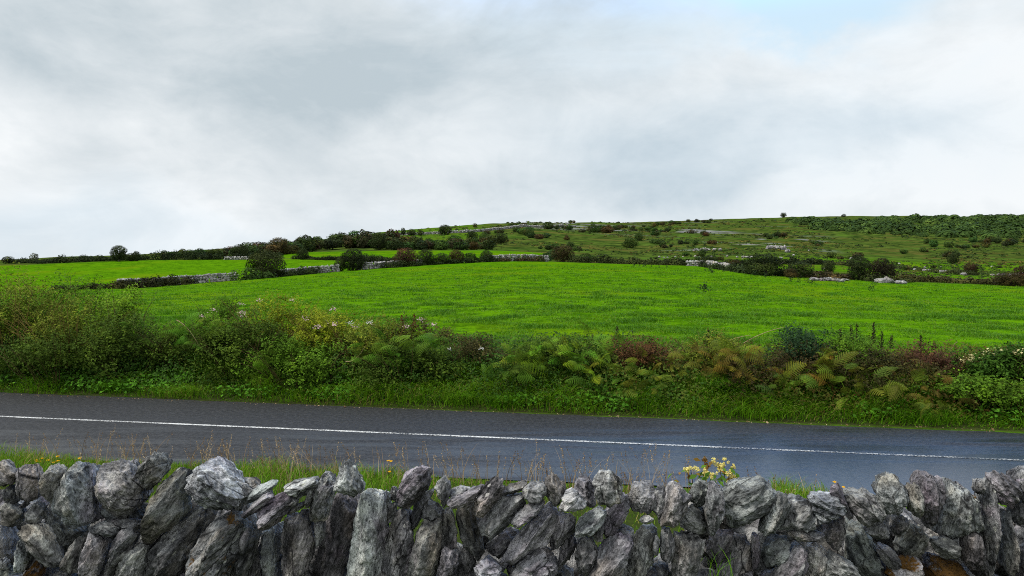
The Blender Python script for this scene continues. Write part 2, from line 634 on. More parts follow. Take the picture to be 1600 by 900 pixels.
def ground_mat():
    m, t, out = material('turf and hillside')
    co = t.node('ShaderNodeNewGeometry').outputs['Position']
    at = lambda n: t.node('ShaderNodeAttribute', attribute_name=n).outputs['Fac']
    rough_, rock_, soil_ = at('rough'), at('rock'), at('soil')
    a = t.noise(co, 0.06, 4.0, 0.55)
    b = t.noise(co, 0.55, 5.0, 0.62)
    c = t.noise(co, 2.6, 4.0, 0.65)
    f = t.noise(co, 14.0, 3.0, 0.6)
    # grazed pasture: bright green with darker tussocks and a few worn yellowish places
    v = t.m('ADD', t.m('MULTIPLY', b, 0.5), t.m('MULTIPLY', c, 0.5))
    past = t.mix(t.sm(v, 0.38, 0.58), (0.026, 0.082, 0.002), (0.084, 0.208, 0.003))
    past = t.mix(t.m('MULTIPLY', t.sm(a, 0.50, 0.66), 0.6), past, (0.122, 0.190, 0.004))
    past = t.mix(t.m('MULTIPLY', t.sm(f, 0.55, 0.75), 0.35), past, (0.125, 0.27, 0.006))
    past = t.mix(t.m('MULTIPLY', t.sm(t.noise(co, 1.5, 5.0, 0.7), 0.56, 0.68), 0.7), past, (0.013, 0.062, 0.001))
    # rough grazing: olive grass, heathery browns, dark scrub, paler green lawns
    g = t.noise(co, 0.035, 6.0, 0.62, 0.6)
    h = t.noise(co, 0.16, 6.0, 0.66, 0.4)
    rg = t.mix(t.sm(h, 0.38, 0.64), (0.016, 0.034, 0.006), (0.076, 0.112, 0.018))
    rg = t.mix(t.m('MULTIPLY', t.sm(g, 0.52, 0.64), 0.65), rg, (0.105, 0.092, 0.022))
    rg = t.mix(t.m('MULTIPLY', t.sm(g, 0.46, 0.34), 0.6), rg, (0.070, 0.145, 0.014))
    rg = t.mix(t.m('MULTIPLY', t.sm(b, 0.58, 0.74), 0.55), rg, (0.016, 0.026, 0.008))
    col = t.mix(rough_, past, rg)
    pav = t.mix(t.sm(h, 0.35, 0.7), (0.12, 0.12, 0.125), (0.26, 0.255, 0.25))
    col = t.mix(rock_, col, pav)
    col = t.mix(soil_, col, t.mix(f, (0.012, 0.016, 0.006), (0.05, 0.06, 0.018)))
    hgt = t.m('ADD', t.m('MULTIPLY', b, 0.7), t.m('ADD', t.m('MULTIPLY', c, 0.35), t.m('MULTIPLY', f, 0.05)))
    bsdf(t, out, col, 0.9, t.bump(hgt, 0.9, 0.45), 0.0)
    return m


M['ground'] = ground_mat()


def road_mat(line=False):
    m, t, out = material('road paint' if line else 'wet asphalt')
    co = t.node('ShaderNodeNewGeometry').outputs['Position']
    sx = t.node('ShaderNodeSeparateXYZ')
    t.l.new(co, sx.inputs[0])
    s = t.m('MULTIPLY', t.m('ADD', t.m('SUBTRACT', sx.outputs[1], Y0), t.m('MULTIPLY', sx.outputs[0], SL)), CS)
    agg = t.vor(co, 85.0)
    agg2 = t.noise(co, 34.0, 4.0, 0.75)
    # stretched along the carriageway: tyre polish and patching
    rot = t.node('ShaderNodeMapping', vector_type='POINT')
    rot.inputs['Rotation'].default_value = (0, 0, math.atan(SL))
    rot.inputs['Scale'].default_value = (0.22, 1.5, 1.0)
    t.l.new(co, rot.inputs['Vector'])
    streak = t.noise(rot.outputs[0], 1.4, 6.0, 0.62, 0.3)
    blotch = t.noise(co, 0.7, 5.0, 0.6, 0.4)
    asp = t.mix(t.sm(agg2, 0.35, 0.75), (0.003, 0.0031, 0.0036), (0.030, 0.030, 0.031))
    asp = t.mix(t.m('MULTIPLY', t.sm(t.noise(co, 11.0, 4.0, 0.7), 0.42, 0.62), 0.6), asp, (0.046, 0.046, 0.047))
    asp = t.mix(t.m('MULTIPLY', t.sm(streak, 0.42, 0.66), 0.5), asp, (0.021, 0.022, 0.024))
    asp = t.mix(t.sm(t.vor(co, 24.0), 0.13, 0.07), asp, (0.17, 0.165, 0.16))
    asp = t.mix(t.m('MULTIPLY', t.sm(t.noise(rot.outputs[0], 5.0, 5.0, 0.7), 0.60, 0.70), 0.55), asp, (0.010, 0.010, 0.011))
    # the near lane and the right-hand stretch lie wet after rain
    wet = t.m('ADD', t.m('ADD', t.sm(sx.outputs[0], -5.0, 7.0, 0.0, 0.62), t.sm(s, 1.9, -1.2, 0.0, 0.42)), t.m('MULTIPLY', t.m('SUBTRACT', streak, 0.5), 1.5))
    wet = t.sm(wet, 0.30, 0.95)
    rough = t.m('ADD', t.m('MULTIPLY', wet, -0.38), 0.64)
    h = t.m('ADD', t.m('MULTIPLY', agg, 0.5), t.m('MULTIPLY', agg2, 0.6))
    n = t.bump(h, t.m('ADD', t.m('MULTIPLY', wet, -0.62), 0.75), 0.006)
    if line:
        wear = t.sm(t.m('ADD', t.m('MULTIPLY', t.noise(co, 26.0, 5.0, 0.7), 0.8), t.m('ADD', t.m('MULTIPLY', blotch, 0.35), t.sm(sx.outputs[0], -2.0, 9.0, 0.0, 0.06))), 0.50, 0.66)
        asp = t.mix(wear, (0.66, 0.66, 0.63), asp)
    b = bsdf(t, out, asp, rough, n, t.m('ADD', t.m('MULTIPLY', wet, 0.60), 0.25))
    return m


M['road'] = road_mat()
M['paint'] = road_mat(True)

# ------------------------------------------------------------------ the ground: one sheet round the camera, out to the horizon
def build_ground():
    lim = math.degrees(math.atan(950 / F))
    th = np.radians(np.concatenate([np.linspace(-180, -lim, 60, endpoint=False), np.linspace(-lim, lim, 620), np.linspace(lim, 180, 61)[1:-1]]))
    r = np.concatenate([np.geomspace(0.4, 8, 14, endpoint=False), np.linspace(8, 30, 100, endpoint=False), np.geomspace(30, 1250, 300), [1450, 1900, 2600, 3600]])
    TH, R = np.meshgrid(th, r)
    X, Y = R * np.sin(TH), R * np.cos(TH)
    Z = ground_z(X, Y)
    Z = np.where(R > 1400, Z - (R - 1400) * 0.05, Z)
    nt, nr = len(th), len(r)
    V = np.stack([X, Y, Z], -1).reshape(-1, 3)
    V = np.vstack([V, [[0, 0, float(ground_z(0, 0.01))]]])
    i, j = np.meshgrid(np.arange(nr - 1), np.arange(nt), indexing='ij')
    jn = (j + 1) % nt
    Q = np.stack([i * nt + j, (i + 1) * nt + j, (i + 1) * nt + jn, i * nt + jn], -1).reshape(-1, 4)
    c = len(V) - 1
    j = np.arange(nt)
    T = np.stack([np.full(nt, c), j, (j + 1) % nt], 1)
    px, Yt = bearing(X, Y)
    s = road_s(X, Y)
    wob = 1 + 0.02 * fbm2(X, Y, 0.05, 3, 5)
    Yw = Yt * wob
    e1 = edge1(px)
    f1 = sstep(Yw, e1 + 1, e1 - 1)
    f2 = sstep(Yw, e1, e1 + 2) * sstep(Yw, divide(px) + 2, divide(px) - 2) * (px < 625)
    f4 = sstep(Yw, divide(px) + 2, divide(px) + 5) * sstep(Yw, top4(px) + 4, top4(px) - 4) * sstep(px, 425, 440) * sstep(px, 868, 850) * (Yw > e1)
    pasture = np.clip(f1 + f2 + f4, 0, 1)
    n = fbm2(X, Y, 0.018, 4, 21)
    part = sstep(px, 1080, 1250) * sstep(Yw, 330, 200) * sstep(n, -0.45, 0.15) * 0.9         # greener lawns low on the right
    part = np.maximum(part, sstep(px, 570, 620) * sstep(px, 790, 720) * sstep(Yw, 290, 330) * 0.45)
    rough = np.clip(1 - np.maximum(pasture, part * (Yw > e1)), 0, 1)
    band = fbm2(px * 0.01, np.log(Yt) * 22, 1.0, 4, 31)
    rock = sstep(band, 0.12, 0.38) * sstep(px, 780, 900) * sstep(px, 1330, 1180) * sstep(Yt, 480, 560) * sstep(Yt, 900, 760) * 0.85
    rock = np.maximum(rock, sstep(fbm2(X, Y, 0.05, 4, 77), 0.28, 0.42) * sstep(px, 960, 1100) * sstep(px, 1330, 1260) * sstep(Yt, 240, 320) * 0.7 * (Yt < 520))
    soil = np.maximum(sstep(s, 2.3, 2.6) * sstep(s, 7.2, 5.8), .92 * sstep(s, -2.4, -2.8))
    A = lambda a: np.append(a.reshape(-1), a.reshape(-1)[0])
    me = mesh_from('ground', V, [Q, T], [M['ground']], smooth=True, attrs={'rough': A(rough), 'rock': A(rock), 'soil': A(soil)})
    tag(ob('ground', me), 'bright green pasture rising to a rough olive hillside', None, None, 'structure')


build_ground()


def strip(name, xs, near, far, z, mat, label):
    """A flat band between two lines Y(X)."""
    V = np.concatenate([np.stack([xs, near, np.full_like(xs, z)], 1), np.stack([xs, far, np.full_like(xs, z)], 1)])
    n = len(xs)
    i = np.arange(n - 1)
    Q = np.stack([i, i + 1, i + 1 + n, i + n], 1)
    tag(ob(name, mesh_from(name, V, [Q], [mat])), label, None, None, 'structure')


def build_road():
    xs = np.linspace(-300, 300, 3001)
    rag = 0.09 * fbm2(xs, 0 * xs, 1.6, 4, 2) + 0.03 * fbm2(xs, 0 * xs, 9.0, 2, 4)
    c = Y0 - SL * xs
    xc = np.clip(xs, -14, 12)
    far = c + 2.48 - 0.018 * xc + rag
    near = c - 2.75 + 0.047 * xc + 0.05 * fbm2(xs, 0 * xs + 5, 1.6, 4, 8)
    strip('road', xs, near, far, 0.0, M['road'], 'dark damp asphalt lane, bluish where it is wet')
    xs = np.linspace(-120, 120, 2401)
    c = Y0 - SL * xs
    w = 0.052 + 0.008 * fbm2(xs, 0 * xs, 7.0, 3, 12)
    strip('road_marking', xs, c - w, c + w, 0.004, M['paint'], 'worn white line along the middle of the road')


build_road()

# ------------------------------------------------------------------ the dry stone wall in front
WALL_Y = 3.12
# outlines of the stones as seen from the lane side: (x of the region, points); a second item marks pale (p), mossy (m), touched by moss (t), dark (d)
STONES = [
 (0, '', "0,100 35,88 90,140 135,185 115,245 40,265 -40,240 -60,130"),
 (0, '', "130,150 185,118 270,135 305,190 290,280 300,360 230,375 160,345 120,250"),
 (0, '', "30,285 95,255 140,290 150,365 100,400 45,350"),
 (0, '', "285,180 365,115 460,150 420,240 390,330 370,385 320,355 290,300"),
 (0, 'p', "410,240 470,160 540,105 590,150 680,125 690,280 760,470 770,500 610,555 500,490 440,430 385,380 380,270"),
 (0, '', "680,240 700,130 740,85 830,115 940,90 985,190 1060,310 1030,420 960,470 860,490 740,400 700,320"),
 (0, 'd', "700,330 740,400 880,480 1030,430 980,520 880,540 780,490 720,430"),
 (0, '', "960,150 1060,70 1100,35 1150,55 1200,120 1190,190 1110,240 1060,290 1000,240"),
 (0, '', "630,550 720,510 790,530 855,590 850,620 720,615 640,585"),
 (0, '', "775,505 830,490 950,510 1000,520 900,565 830,555"),
 (0, '', "175,440 230,390 290,380 330,440 330,500 280,530 220,520"),
 (0, '', "10,400 70,380 160,430 180,500 150,550 80,530 20,480"),
 (0, 'd', "330,390 400,385 460,460 590,560 620,580 520,690 450,760 390,690 340,560"),
 (0, '', "135,570 220,530 330,550 360,630 440,770 420,830 340,810 270,740 220,670"),
 (0, 'p', "110,810 130,700 160,640 220,670 250,770 220,850 130,870"),
 (0, 'd', "-40,520 40,520 130,640 120,760 60,800 -40,790"),
 (0, '', "-40,800 10,770 60,810 50,840 -40,880"),
 (0, '', "425,820 500,730 590,630 600,690 580,840 560,880 500,870"),
 (0, 'p', "590,700 630,590 760,650 780,690 760,790 710,900 690,960 580,960 565,880"),
 (0, '', "360,900 410,840 500,880 540,910 500,960 360,960"),
 (0, '', "730,890 790,720 880,590 990,540 1000,620 870,770 800,900 750,960"),
 (0, '', "800,920 860,780 960,660 1060,680 1020,800 1000,960 800,960"),
 (0, 'd', "-40,890 60,820 130,870 150,960 -40,960"),
 (0, 'm', "160,900 290,790 340,860 330,960 160,960"),
 (0, 'p', "150,380 200,380 190,415 140,410"),
 (270, '', "0,190 60,150 140,150 130,320 120,420 40,450 -30,480 -120,560 -180,670 -215,660 -210,530 -180,390 -100,250"),
 (270, 'p', "100,220 150,140 240,70 330,100 400,170 470,230 520,330 460,400 330,430 260,410 180,330 110,280"),
 (270, 'd', "370,220 430,210 500,300 510,330 490,420 440,460 400,400 370,320"),
 (270, 'p', "440,210 560,290 530,330 490,290"),
 (270, 'd', "480,215 540,210 610,260 570,290 520,250"),
 (270, '', "510,340 560,290 640,250 715,230 730,250 690,290 600,360 520,390"),
 (270, '', "490,470 530,430 600,370 690,310 700,350 650,400 560,450 510,490"),
 (270, '', "600,490 640,420 730,350 830,300 850,350 800,430 720,530 650,570 610,540"),
 (270, 'p', "790,270 870,230 1000,205 1020,220 1000,270 930,340 870,350 810,310"),
 (270, '', "815,390 860,350 880,370 850,410"),
 (270, '', "815,460 860,400 930,380 920,410 860,450"),
 (270, '', "930,400 960,270 1000,210 1020,230 990,320 960,410"),
 (270, '', "970,430 1000,270 1060,170 1150,190 1150,250 1110,380 1080,500 1040,515 970,510"),
 (270, 'p', "1140,300 1180,150 1225,85 1255,110 1290,190 1345,260 1310,340 1250,310"),
 (270, 'd', "990,890 1020,760 1080,560 1110,430 1145,310 1250,290 1320,340 1290,500 1260,620 1230,760 1190,960 985,960"),
 (270, 'p', "780,740 795,560 800,480 960,440 980,520 1000,680 990,800 920,830 900,960 770,960"),
 (270, 'd', "625,580 780,530 790,600 770,760 780,960 640,960 640,760"),
 (270, '', "-200,960 -190,780 -100,600 0,540 100,460 190,415 300,450 230,600 150,720 80,830 20,960"),
 (270, 't', "180,700 250,590 330,470 400,445 500,490 530,540 510,640 420,760 390,960 80,960 110,820"),
 (270, 'd', "530,540 600,500 620,580 560,760 520,860 480,960 400,960 430,760"),
 (270, 'd', "560,780 640,680 640,900 640,960 510,960"),
 (270, 'd', "1000,520 1060,500 1070,560 1020,680 1000,690"),
 (540, 'p', "30,890 50,700 90,460 120,320 160,300 310,320 310,400 280,540 260,700 220,800 240,960 20,960"),
 (540, 'd', "320,290 350,275 375,310 360,370 320,370"),
 (540, 'd', "300,390 360,380 350,460 320,520 290,500"),
 (540, '', "320,570 370,430 430,430 460,560 480,640 440,800 420,960 260,960 290,700"),
 (540, '', "375,370 430,250 440,180 520,130 605,135 600,200 560,300 490,390 420,420 370,400"),
 (540, 'd', "460,500 490,400 560,310 615,295 590,360 540,450 490,560 460,530"),
 (540, 'd', "545,440 580,370 630,365 690,440 670,500 620,520 560,490"),
 (540, '', "440,880 490,690 510,580 560,510 680,500 690,600 670,720 650,850 600,960 430,960"),
 (540, '', "630,290 650,240 700,200 735,260 720,340 700,410 660,390"),
 (540, 'p', "720,310 810,265 880,280 870,310 780,340 730,340"),
 (540, 't', "720,390 760,345 880,290 955,265 900,340 830,400 760,420"),
 (540, 'd', "690,450 740,420 770,520 780,700 740,715 700,660"),
 (540, 'd', "785,480 830,390 900,350 910,440 950,560 970,700 940,780 900,740 820,640"),
 (540, '', "910,430 920,360 990,260 1050,205 1110,215 1110,280 1060,370 980,450 940,480"),
 (540, '', "940,550 1000,450 1110,340 1240,320 1255,380 1210,450 1100,560 1010,640 980,620"),
 (540, 'p', "1090,310 1150,270 1260,230 1270,250 1255,290 1180,310 1110,330"),
 (540, 'd', "990,700 1040,640 1150,560 1210,590 1170,680 1090,770 1010,740"),
 (540, '', "660,890 690,700 750,720 790,760 770,860 720,960 650,960"),
 (540, 'd', "780,860 830,700 880,740 910,860 900,960 760,960"),
 (540, 'p', "910,850 960,790 1010,760 1090,840 1080,960 920,960"),
 (800, 'p', "-70,810 0,700 60,580 160,450 260,370 325,430 270,540 200,670 100,740 0,800"),
 (800, '', "10,880 80,780 180,680 250,700 310,800 300,860 250,960 0,960"),
 (800, '', "80,280 130,240 230,240 235,310 210,370 120,380 80,330"),
 (800, '', "235,210 290,180 370,260 360,330 310,405 280,370 240,310"),
 (800, '', "0,510 60,440 150,380 220,370 190,430 110,500 20,555"),
 (800, 'p', "340,420 380,310 440,285 470,370 520,390 500,420 380,440 345,445"),
 (800, 'd', "440,290 450,200 560,205 595,290 590,390 560,410 460,350"),
 (800, 'p', "575,230 640,160 690,160 750,220 770,310 760,370 700,410 620,405 600,350"),
 (800, '', "740,400 770,310 820,320 830,410 790,490 740,580 690,620 640,620 620,540 680,450"),
 (800, '', "450,600 480,500 600,415 655,440 620,530 530,600 470,620"),
 (800, '', "565,610 610,530 640,560 630,650 590,655"),
 (800, '', "255,600 310,480 340,450 440,480 430,580 370,640 300,710 265,680"),
 (800, 'd', "325,830 350,720 370,640 430,590 450,690 400,790 340,850"),
 (800, '', "460,850 450,700 500,620 560,620 600,720 580,790 530,890 480,890"),
 (800, '', "550,870 620,760 650,660 740,600 840,640 800,730 740,850 700,960 550,960"),
 (800, '', "735,590 790,540 850,560 840,620 800,630"),
 (800, '', "825,360 840,260 910,230 990,240 1040,320 1030,400 950,460 880,450 840,420"),
 (800, '', "990,460 1040,370 1020,280 1060,260 1115,330 1110,400 1060,460 1010,490"),
 (800, '', "1100,290 1150,240 1255,350 1220,430 1180,520 1110,550 1040,540 1090,470 1120,380"),
 (800, '', "795,850 840,720 880,620 930,540 1010,545 1010,640 990,760 960,900 940,960 790,960"),
 (800, '', "1040,700 1050,580 1100,560 1140,640 1130,720 1090,800 1050,790"),
 (800, 'p', "995,700 1010,620 1035,650 1020,740 1000,750"),
 (800, 't', "720,890 780,770 800,780 790,900 780,960 700,960"),
 (800, '', "900,500 960,475 990,500 950,530 900,520"),
 (800, 'd', "310,870 370,830 430,860 440,960 310,960"),
 (800, 'd', "1000,830 1060,800 1100,830 1080,960 980,960"),
 (1060, '', "80,320 110,250 170,225 215,260 200,330 150,410 100,380"),
 (1060, '', "180,420 200,330 230,235 290,290 320,400 310,480 250,580 210,610 195,500"),
 (1060, '', "15,530 50,450 100,400 180,440 205,540 190,600 100,590 30,560"),
 (1060, '', "315,330 350,260 480,220 600,200 690,300 680,400 600,480 480,540 350,550 325,480"),
 (1060, '', "570,570 610,490 690,400 700,310 760,330 780,400 720,500 680,590 620,610"),
 (1060, 'p', "700,560 740,460 790,370 890,330 930,370 960,550 850,575 760,590"),
 (1060, 'p', "915,350 970,310 1100,310 1180,420 1150,450 1060,500 980,530 950,450"),
 (1060, '', "1070,300 1110,245 1160,330 1220,470 1200,500 1170,420 1110,350"),
 (1060, '', "1020,620 1060,510 1170,450 1165,600 1120,715 1070,690"),
 (1060, '', "780,600 860,570 1000,590 1020,610 960,640 850,655"),
 (1060, '', "-20,600 180,590 170,750 140,850 100,960 -40,960 -30,700"),
 (1060, 'd', "205,680 260,590 330,570 380,600 350,690 290,800 230,790"),
 (1060, 'd', "280,860 340,740 380,620 500,600 525,720 525,860 510,960 270,960"),
 (1060, 'd', "520,610 550,600 575,740 560,850 530,850"),
 (1060, 'd', "590,800 620,680 700,610 780,630 780,680 720,800 640,830"),
 (1060, '', "690,880 780,760 830,660 890,665 905,720 880,830 860,960 660,960"),
 (1060, 'p', "880,850 900,720 950,660 1040,700 1050,800 1020,960 870,960"),
 (1060, '', "1040,780 1080,720 1180,780 1260,870 1280,960 1020,960"),
 (1320, '', "0,300 40,285 140,300 250,400 280,480 200,480 150,550 110,540 60,470 10,360"),
 (1320, 'd', "0,560 60,500 180,620 260,760 300,840 270,960 120,960 50,760 0,680"),
 (1320, '', "140,600 180,520 280,500 305,600 230,640"),
 (1320, '', "200,270 250,200 330,175 430,270 440,340 380,430 330,465 290,450 250,390"),
 (1320, '', "430,290 480,250 550,390 550,450 520,490 450,470 420,400"),
 (1320, '', "470,240 510,170 550,165 680,220 700,340 620,540 570,550 540,480 550,390 500,300"),
 (1320, 't', "690,230 760,215 880,270 960,500 970,560 880,580 760,600 620,630 580,590 650,480 700,380"),
 (1320, '', "320,520 380,460 450,500 440,550 360,620 320,590"),
 (1320, 'd', "350,680 450,530 520,560 580,620 490,720 480,770 390,770"),
 (1320, '', "230,680 300,670 390,780 390,840 350,860 280,780"),
 (1320, '', "600,640 680,625 800,640 810,730 770,780 670,760 610,700"),
 (1320, 'm', "550,850 570,740 680,770 800,810 890,890 880,960 540,960"),
 (1320, 'm', "300,880 400,790 500,750 550,850 550,960 290,960"),
 (1320, '', "810,790 830,620 900,580 970,590 1000,700 1000,900 900,870"),
 (1320, 'p', "940,370 1000,220 1030,230 1060,440 1075,600 1060,840 1010,890 990,700 970,480"),
 (1320, '', "900,300 920,240 980,220 970,280 940,320"),
 (1320, '', "1000,230 1040,165 1140,195 1210,240 1240,350 1160,420 1080,380 1070,270"),
 (1320, '', "1080,500 1090,440 1130,470 1160,560 1210,690 1200,800 1160,890 1100,860 1070,740"),
 (1320, '', "1150,440 1240,350 1290,400 1290,500 1250,540 1160,480"),
 (1320, '', "1220,240 1290,220 1330,300 1320,390 1245,370"),
 (1320, 'd', "1190,600 1250,550 1330,560 1330,700 1220,680"),
 (1320, '', "1180,860 1220,720 1330,700 1330,960 1170,960"),
 (1320, 'p', "-20,780 40,790 90,900 60,960 -60,960"),
]


def hull(P):
    P = sorted(map(tuple, P))
    def half(Q):
        h = []
        for p in Q:
            while len(h) > 1 and (h[-1][0] - h[-2][0]) * (p[1] - h[-2][1]) - (h[-1][1] - h[-2][1]) * (p[0] - h[-2][0]) <= 0:
                h.pop()
            h.append(p)
        return h[:-1]
    return np.array(half(P) + half(P[::-1]))


def centroid(P):
    x, y = P[:, 0], P[:, 1]
    x1, y1 = np.roll(x, -1), np.roll(y, -1)
    k = x * y1 - x1 * y
    return np.array([((x + x1) * k).sum(), ((y + y1) * k).sum()]) / (3 * k.sum())


def rock(poly, depth, rng, base=ICO4, sharp=36, rough=1.0):
    """A boulder whose outline facing -Y is the polygon POLY (x,z about its centre): facets cut by planes, then weathered."""
    Hc = hull(poly)
    nrm, off = [], []
    n = len(Hc)
    for k in range(n):
        a, b = Hc[k], Hc[(k + 1) % n]
        e = b - a
        L = np.hypot(*e)
        if L < 1e-4:
            continue
        o = np.array([e[1], -e[0]]) / L
        for sgn in (-1, 1):
            t = rng.uniform(0.25, 0.80) * sgn if sgn < 0 else rng.uniform(0.06, 0.5)
            v = np.array([o[0] * math.cos(t), math.sin(t), o[1] * math.cos(t)])
            h = float(o @ a) * math.cos(t) + abs(math.sin(t)) * depth * rng.uniform(0.0, 0.18)
            nrm.append(v); off.append(max(h, 0.012))
    for k in range(4):          # the face towards the lane is broken into a few planes
        t, a = rng.uniform(0.05, 0.55), rng.uniform(0, 2 * math.pi)
        nrm.append(np.array([math.sin(t) * math.cos(a), -math.cos(t), math.sin(t) * math.sin(a)]))
        off.append(depth * rng.uniform(0.40, 0.52))
    ext = 0.5 * max(np.ptp(Hc[:, 0]), np.ptp(Hc[:, 1]))
    for k in range(9):          # chips knocked off the edges
        v = unit(rng.normal(0, 1, 3)); v[1] = -abs(v[1])
        sup = max(float((Hc @ v[[0, 2]]).max()), 0.0) + abs(v[1]) * depth * .5
        nrm.append(v); off.append(max(.02, sup * rng.uniform(.70, .90)))
    nrm.append(np.array([rng.normal(0, .15), 1.0, rng.normal(0, .15)])); off.append(depth * 0.5)
    nrm, off = np.array(nrm), np.array(off)
    D0 = base[0]
    sc = np.array([np.ptp(Hc[:, 0]), depth, np.ptp(Hc[:, 1])]) * 0.5
    # align the sphere's long axis with the stone's
    C = np.cov(Hc.T); w, U = np.linalg.eigh(C)
    sc2 = np.sqrt(np.maximum(w, 1e-8)) * 1.6
    q = D0[:, [0, 2]] * sc2[None, :]
    q = q @ U.T
    D = np.stack([q[:, 0], D0[:, 1] * depth * 0.5, q[:, 1]], 1)
    L = np.linalg.norm(D, axis=1, keepdims=True)
    D = D / L
    g = np.maximum(D @ nrm.T, 0) / off[None, :]
    r = 1.0 / (np.power(g, sharp).sum(1) ** (1.0 / sharp))
    r = np.minimum(r, 1.25 * ext + .3 * depth)
    V = D * r[:, None]
    size = math.sqrt(np.ptp(Hc[:, 0]) * np.ptp(Hc[:, 1]))
    o = rng.uniform(-50, 50, 3)
    d = fbm(V / size * 2.4 + o, 4, 3) * 0.028 * size
    d += (np.abs(fbm(V / size * 5.0 + o, 4, 9)) - 0.22) * -0.075 * size
    d += fbm(V * 55 + o, 3, 5) * 0.010
    # bedding steps along the stone
    ax = unit(np.array([U[0, 0], 0.25, U[1, 0]]))
    d += np.abs(((V @ ax) / size * rng.uniform(3, 6) + fbm(V / size * 2 + o, 2, 2) * 0.5) % 1.0 - 0.3) * 0.085 * size
    return V + D * (d * rough)[:, None], math.atan2(U[0, 1], U[1, 1])


def build_wall():
    rng = np.random.default_rng(40)
    root = ob('dry_stone_wall', None, loc=(0, WALL_Y, float(ground_z(0, WALL_Y))))
    tag(root, 'dry stone wall of rough grey limestone with gaps, along the near side of the road', 'stone wall', None, 'thing')
    items = []
    for x0, mark, txt in STONES:
        P = np.array([[float(v) for v in p.split(',')] for p in txt.split()])
        P = np.stack([x0 + P[:, 0] / 4.5, 700 + P[:, 1] / 4.5], 1)
        P[:, 1] = np.where(P[:, 1] > 908, 908 + rng.uniform(0, 14, len(P)), P[:, 1])
        W = np.stack([(P[:, 0] - CX) / F * WALL_Y, H - (P[:, 1] - HY) / F * WALL_Y], 1)
        area = np.ptp(W[:, 0]) * np.ptp(W[:, 1])
        items.append((area, mark, W))
    items.sort(key=lambda a: -a[0])
    small = MB()
    for k, (area, mark, W) in enumerate(items):
        c = centroid(hull(W))
        size = math.sqrt(area)
        depth = min(0.42, max(0.10, size * rng.uniform(0.85, 1.15)))
        # grown a touch, so that neighbours bear on each other
        W2 = (W - c) * 1.065
        y = WALL_Y + (0.10 if mark == 'd' else 0.0) + rng.uniform(-0.05, 0.04) + (depth - 0.28) * 0.35
        V, ang = rock(W2, depth, rng, ICO5 if k < 75 else ICO4)
        # the broken stone fills the same opening that was traced for it
        for _ in range(3):
            x, yy, z = V[:, 0] + c[0], V[:, 1] + y, V[:, 2] + c[1]
            pu, pv = x / yy * F, (z - H) / yy * F
            tu, tv = W[:, 0] / WALL_Y * F, (W[:, 1] - H) / WALL_Y * F
            gu, gv = 1.06 * np.ptp(tu) + 3, 1.04 * np.ptp(tv) + 3
            V = V * [gu / np.ptp(pu), 1, gv / np.ptp(pv)]
            x, z = V[:, 0] + c[0], V[:, 2] + c[1]
            pu, pv = x / yy * F, (z - H) / yy * F
            c = c + np.array([(tu.max() + tu.min() - pu.max() - pu.min()), (tv.max() + tv.min() - pv.max() - pv.min())]) * .5 * y / F
        b = rng.uniform(0.8, 1.15) * {'p': 1.5, 'd': 0.82}.get(mark, 1.0)
        hue = rng.normal(0, 0.03, 3)
        if k < 100:
            mat = {'m': M['mossy'], 't': M['touch']}.get(mark, M['stone'])
            ca, sa = math.cos(ang), math.sin(ang)      # the stone's own z runs along its length
            V = np.stack([V[:, 0] * ca - V[:, 2] * sa, V[:, 1], V[:, 0] * sa + V[:, 2] * ca], 1)
            me = mesh_from('stone', V, [(ICO5 if k < 75 else ICO4)[1]], [mat], smooth=True)
            o = ob('stone', me, root, [b * (1 + h) for h in hue])
            o.location = Vector((c[0], y, c[1])) - root.location
            o.rotation_euler = (0, ang, 0)
            if mark == 'm':
                o['label'] = 'stone covered in rust-brown moss'
        else:
            small.add(V + np.array([c[0], y, c[1]]) - np.array(root.location), tris=ICO4[1])
    # smaller stones packed behind and below, and the wall's run past both ends of the frame
    def loose(px, py, w, h, y):
        nn = rng.integers(6, 9)
        a = np.sort(rng.uniform(0, 2 * np.pi, nn))
        t = rng.uniform(-0.6, 0.6)
        P = np.stack([np.cos(a) * w / 2, np.sin(a) * h / 2], 1) @ np.array([[math.cos(t), -math.sin(t)], [math.sin(t), math.cos(t)]])
        P = P / F * y
        if len(hull(P)) < 4 or np.min(np.ptp(P, axis=0)) < 0.03:
            return
        c = np.array([(px - CX) / F * y, y, H - (py - HY) / F * y])
        V, _ = rock(P, rng.uniform(0.18, 0.3), rng, ICO3)
        small.add(V + c - np.array(root.location), tris=ICO3[1])
    for py in (945, 1010, 1075, 1140):
        for px in np.arange(-420, 2021, 72):
            loose(px + rng.uniform(-15, 15), py + rng.uniform(-12, 12), rng.uniform(80, 115), rng.uniform(75, 105), WALL_Y + rng.uniform(-.04, .08))
    for py in (765, 825, 885):
        for px in list(np.arange(-430, -10, 62)) + list(np.arange(1630, 2030, 62)):
            loose(px + rng.uniform(-12, 12), py + rng.uniform(-12, 12), rng.uniform(65, 100), rng.uniform(65, 100), WALL_Y + rng.uniform(-.04, .08))
    for py in (815, 860, 905):
        for px in np.arange(-400, 2000, 58):
            if 395 < px < 1075 and (py < 850 and rng.random() < .75 or rng.random() < (.25 if py < 890 else .05)):
                continue
            loose(px + rng.uniform(-12, 12), py + rng.uniform(-10, 10), rng.uniform(70, 100), rng.uniform(70, 95), WALL_Y + 0.33)
    o = ob('packing_stones', small.mesh('packing_stones', [M['stone']], True), root)
    o['kind'] = 'stuff'


ICO3 = ico(4)
build_wall()

# ------------------------------------------------------------------ roadside hedge: bushes, bracken, grasses
def zpix(y, Y):
    return H - (y - HY) / F * Y


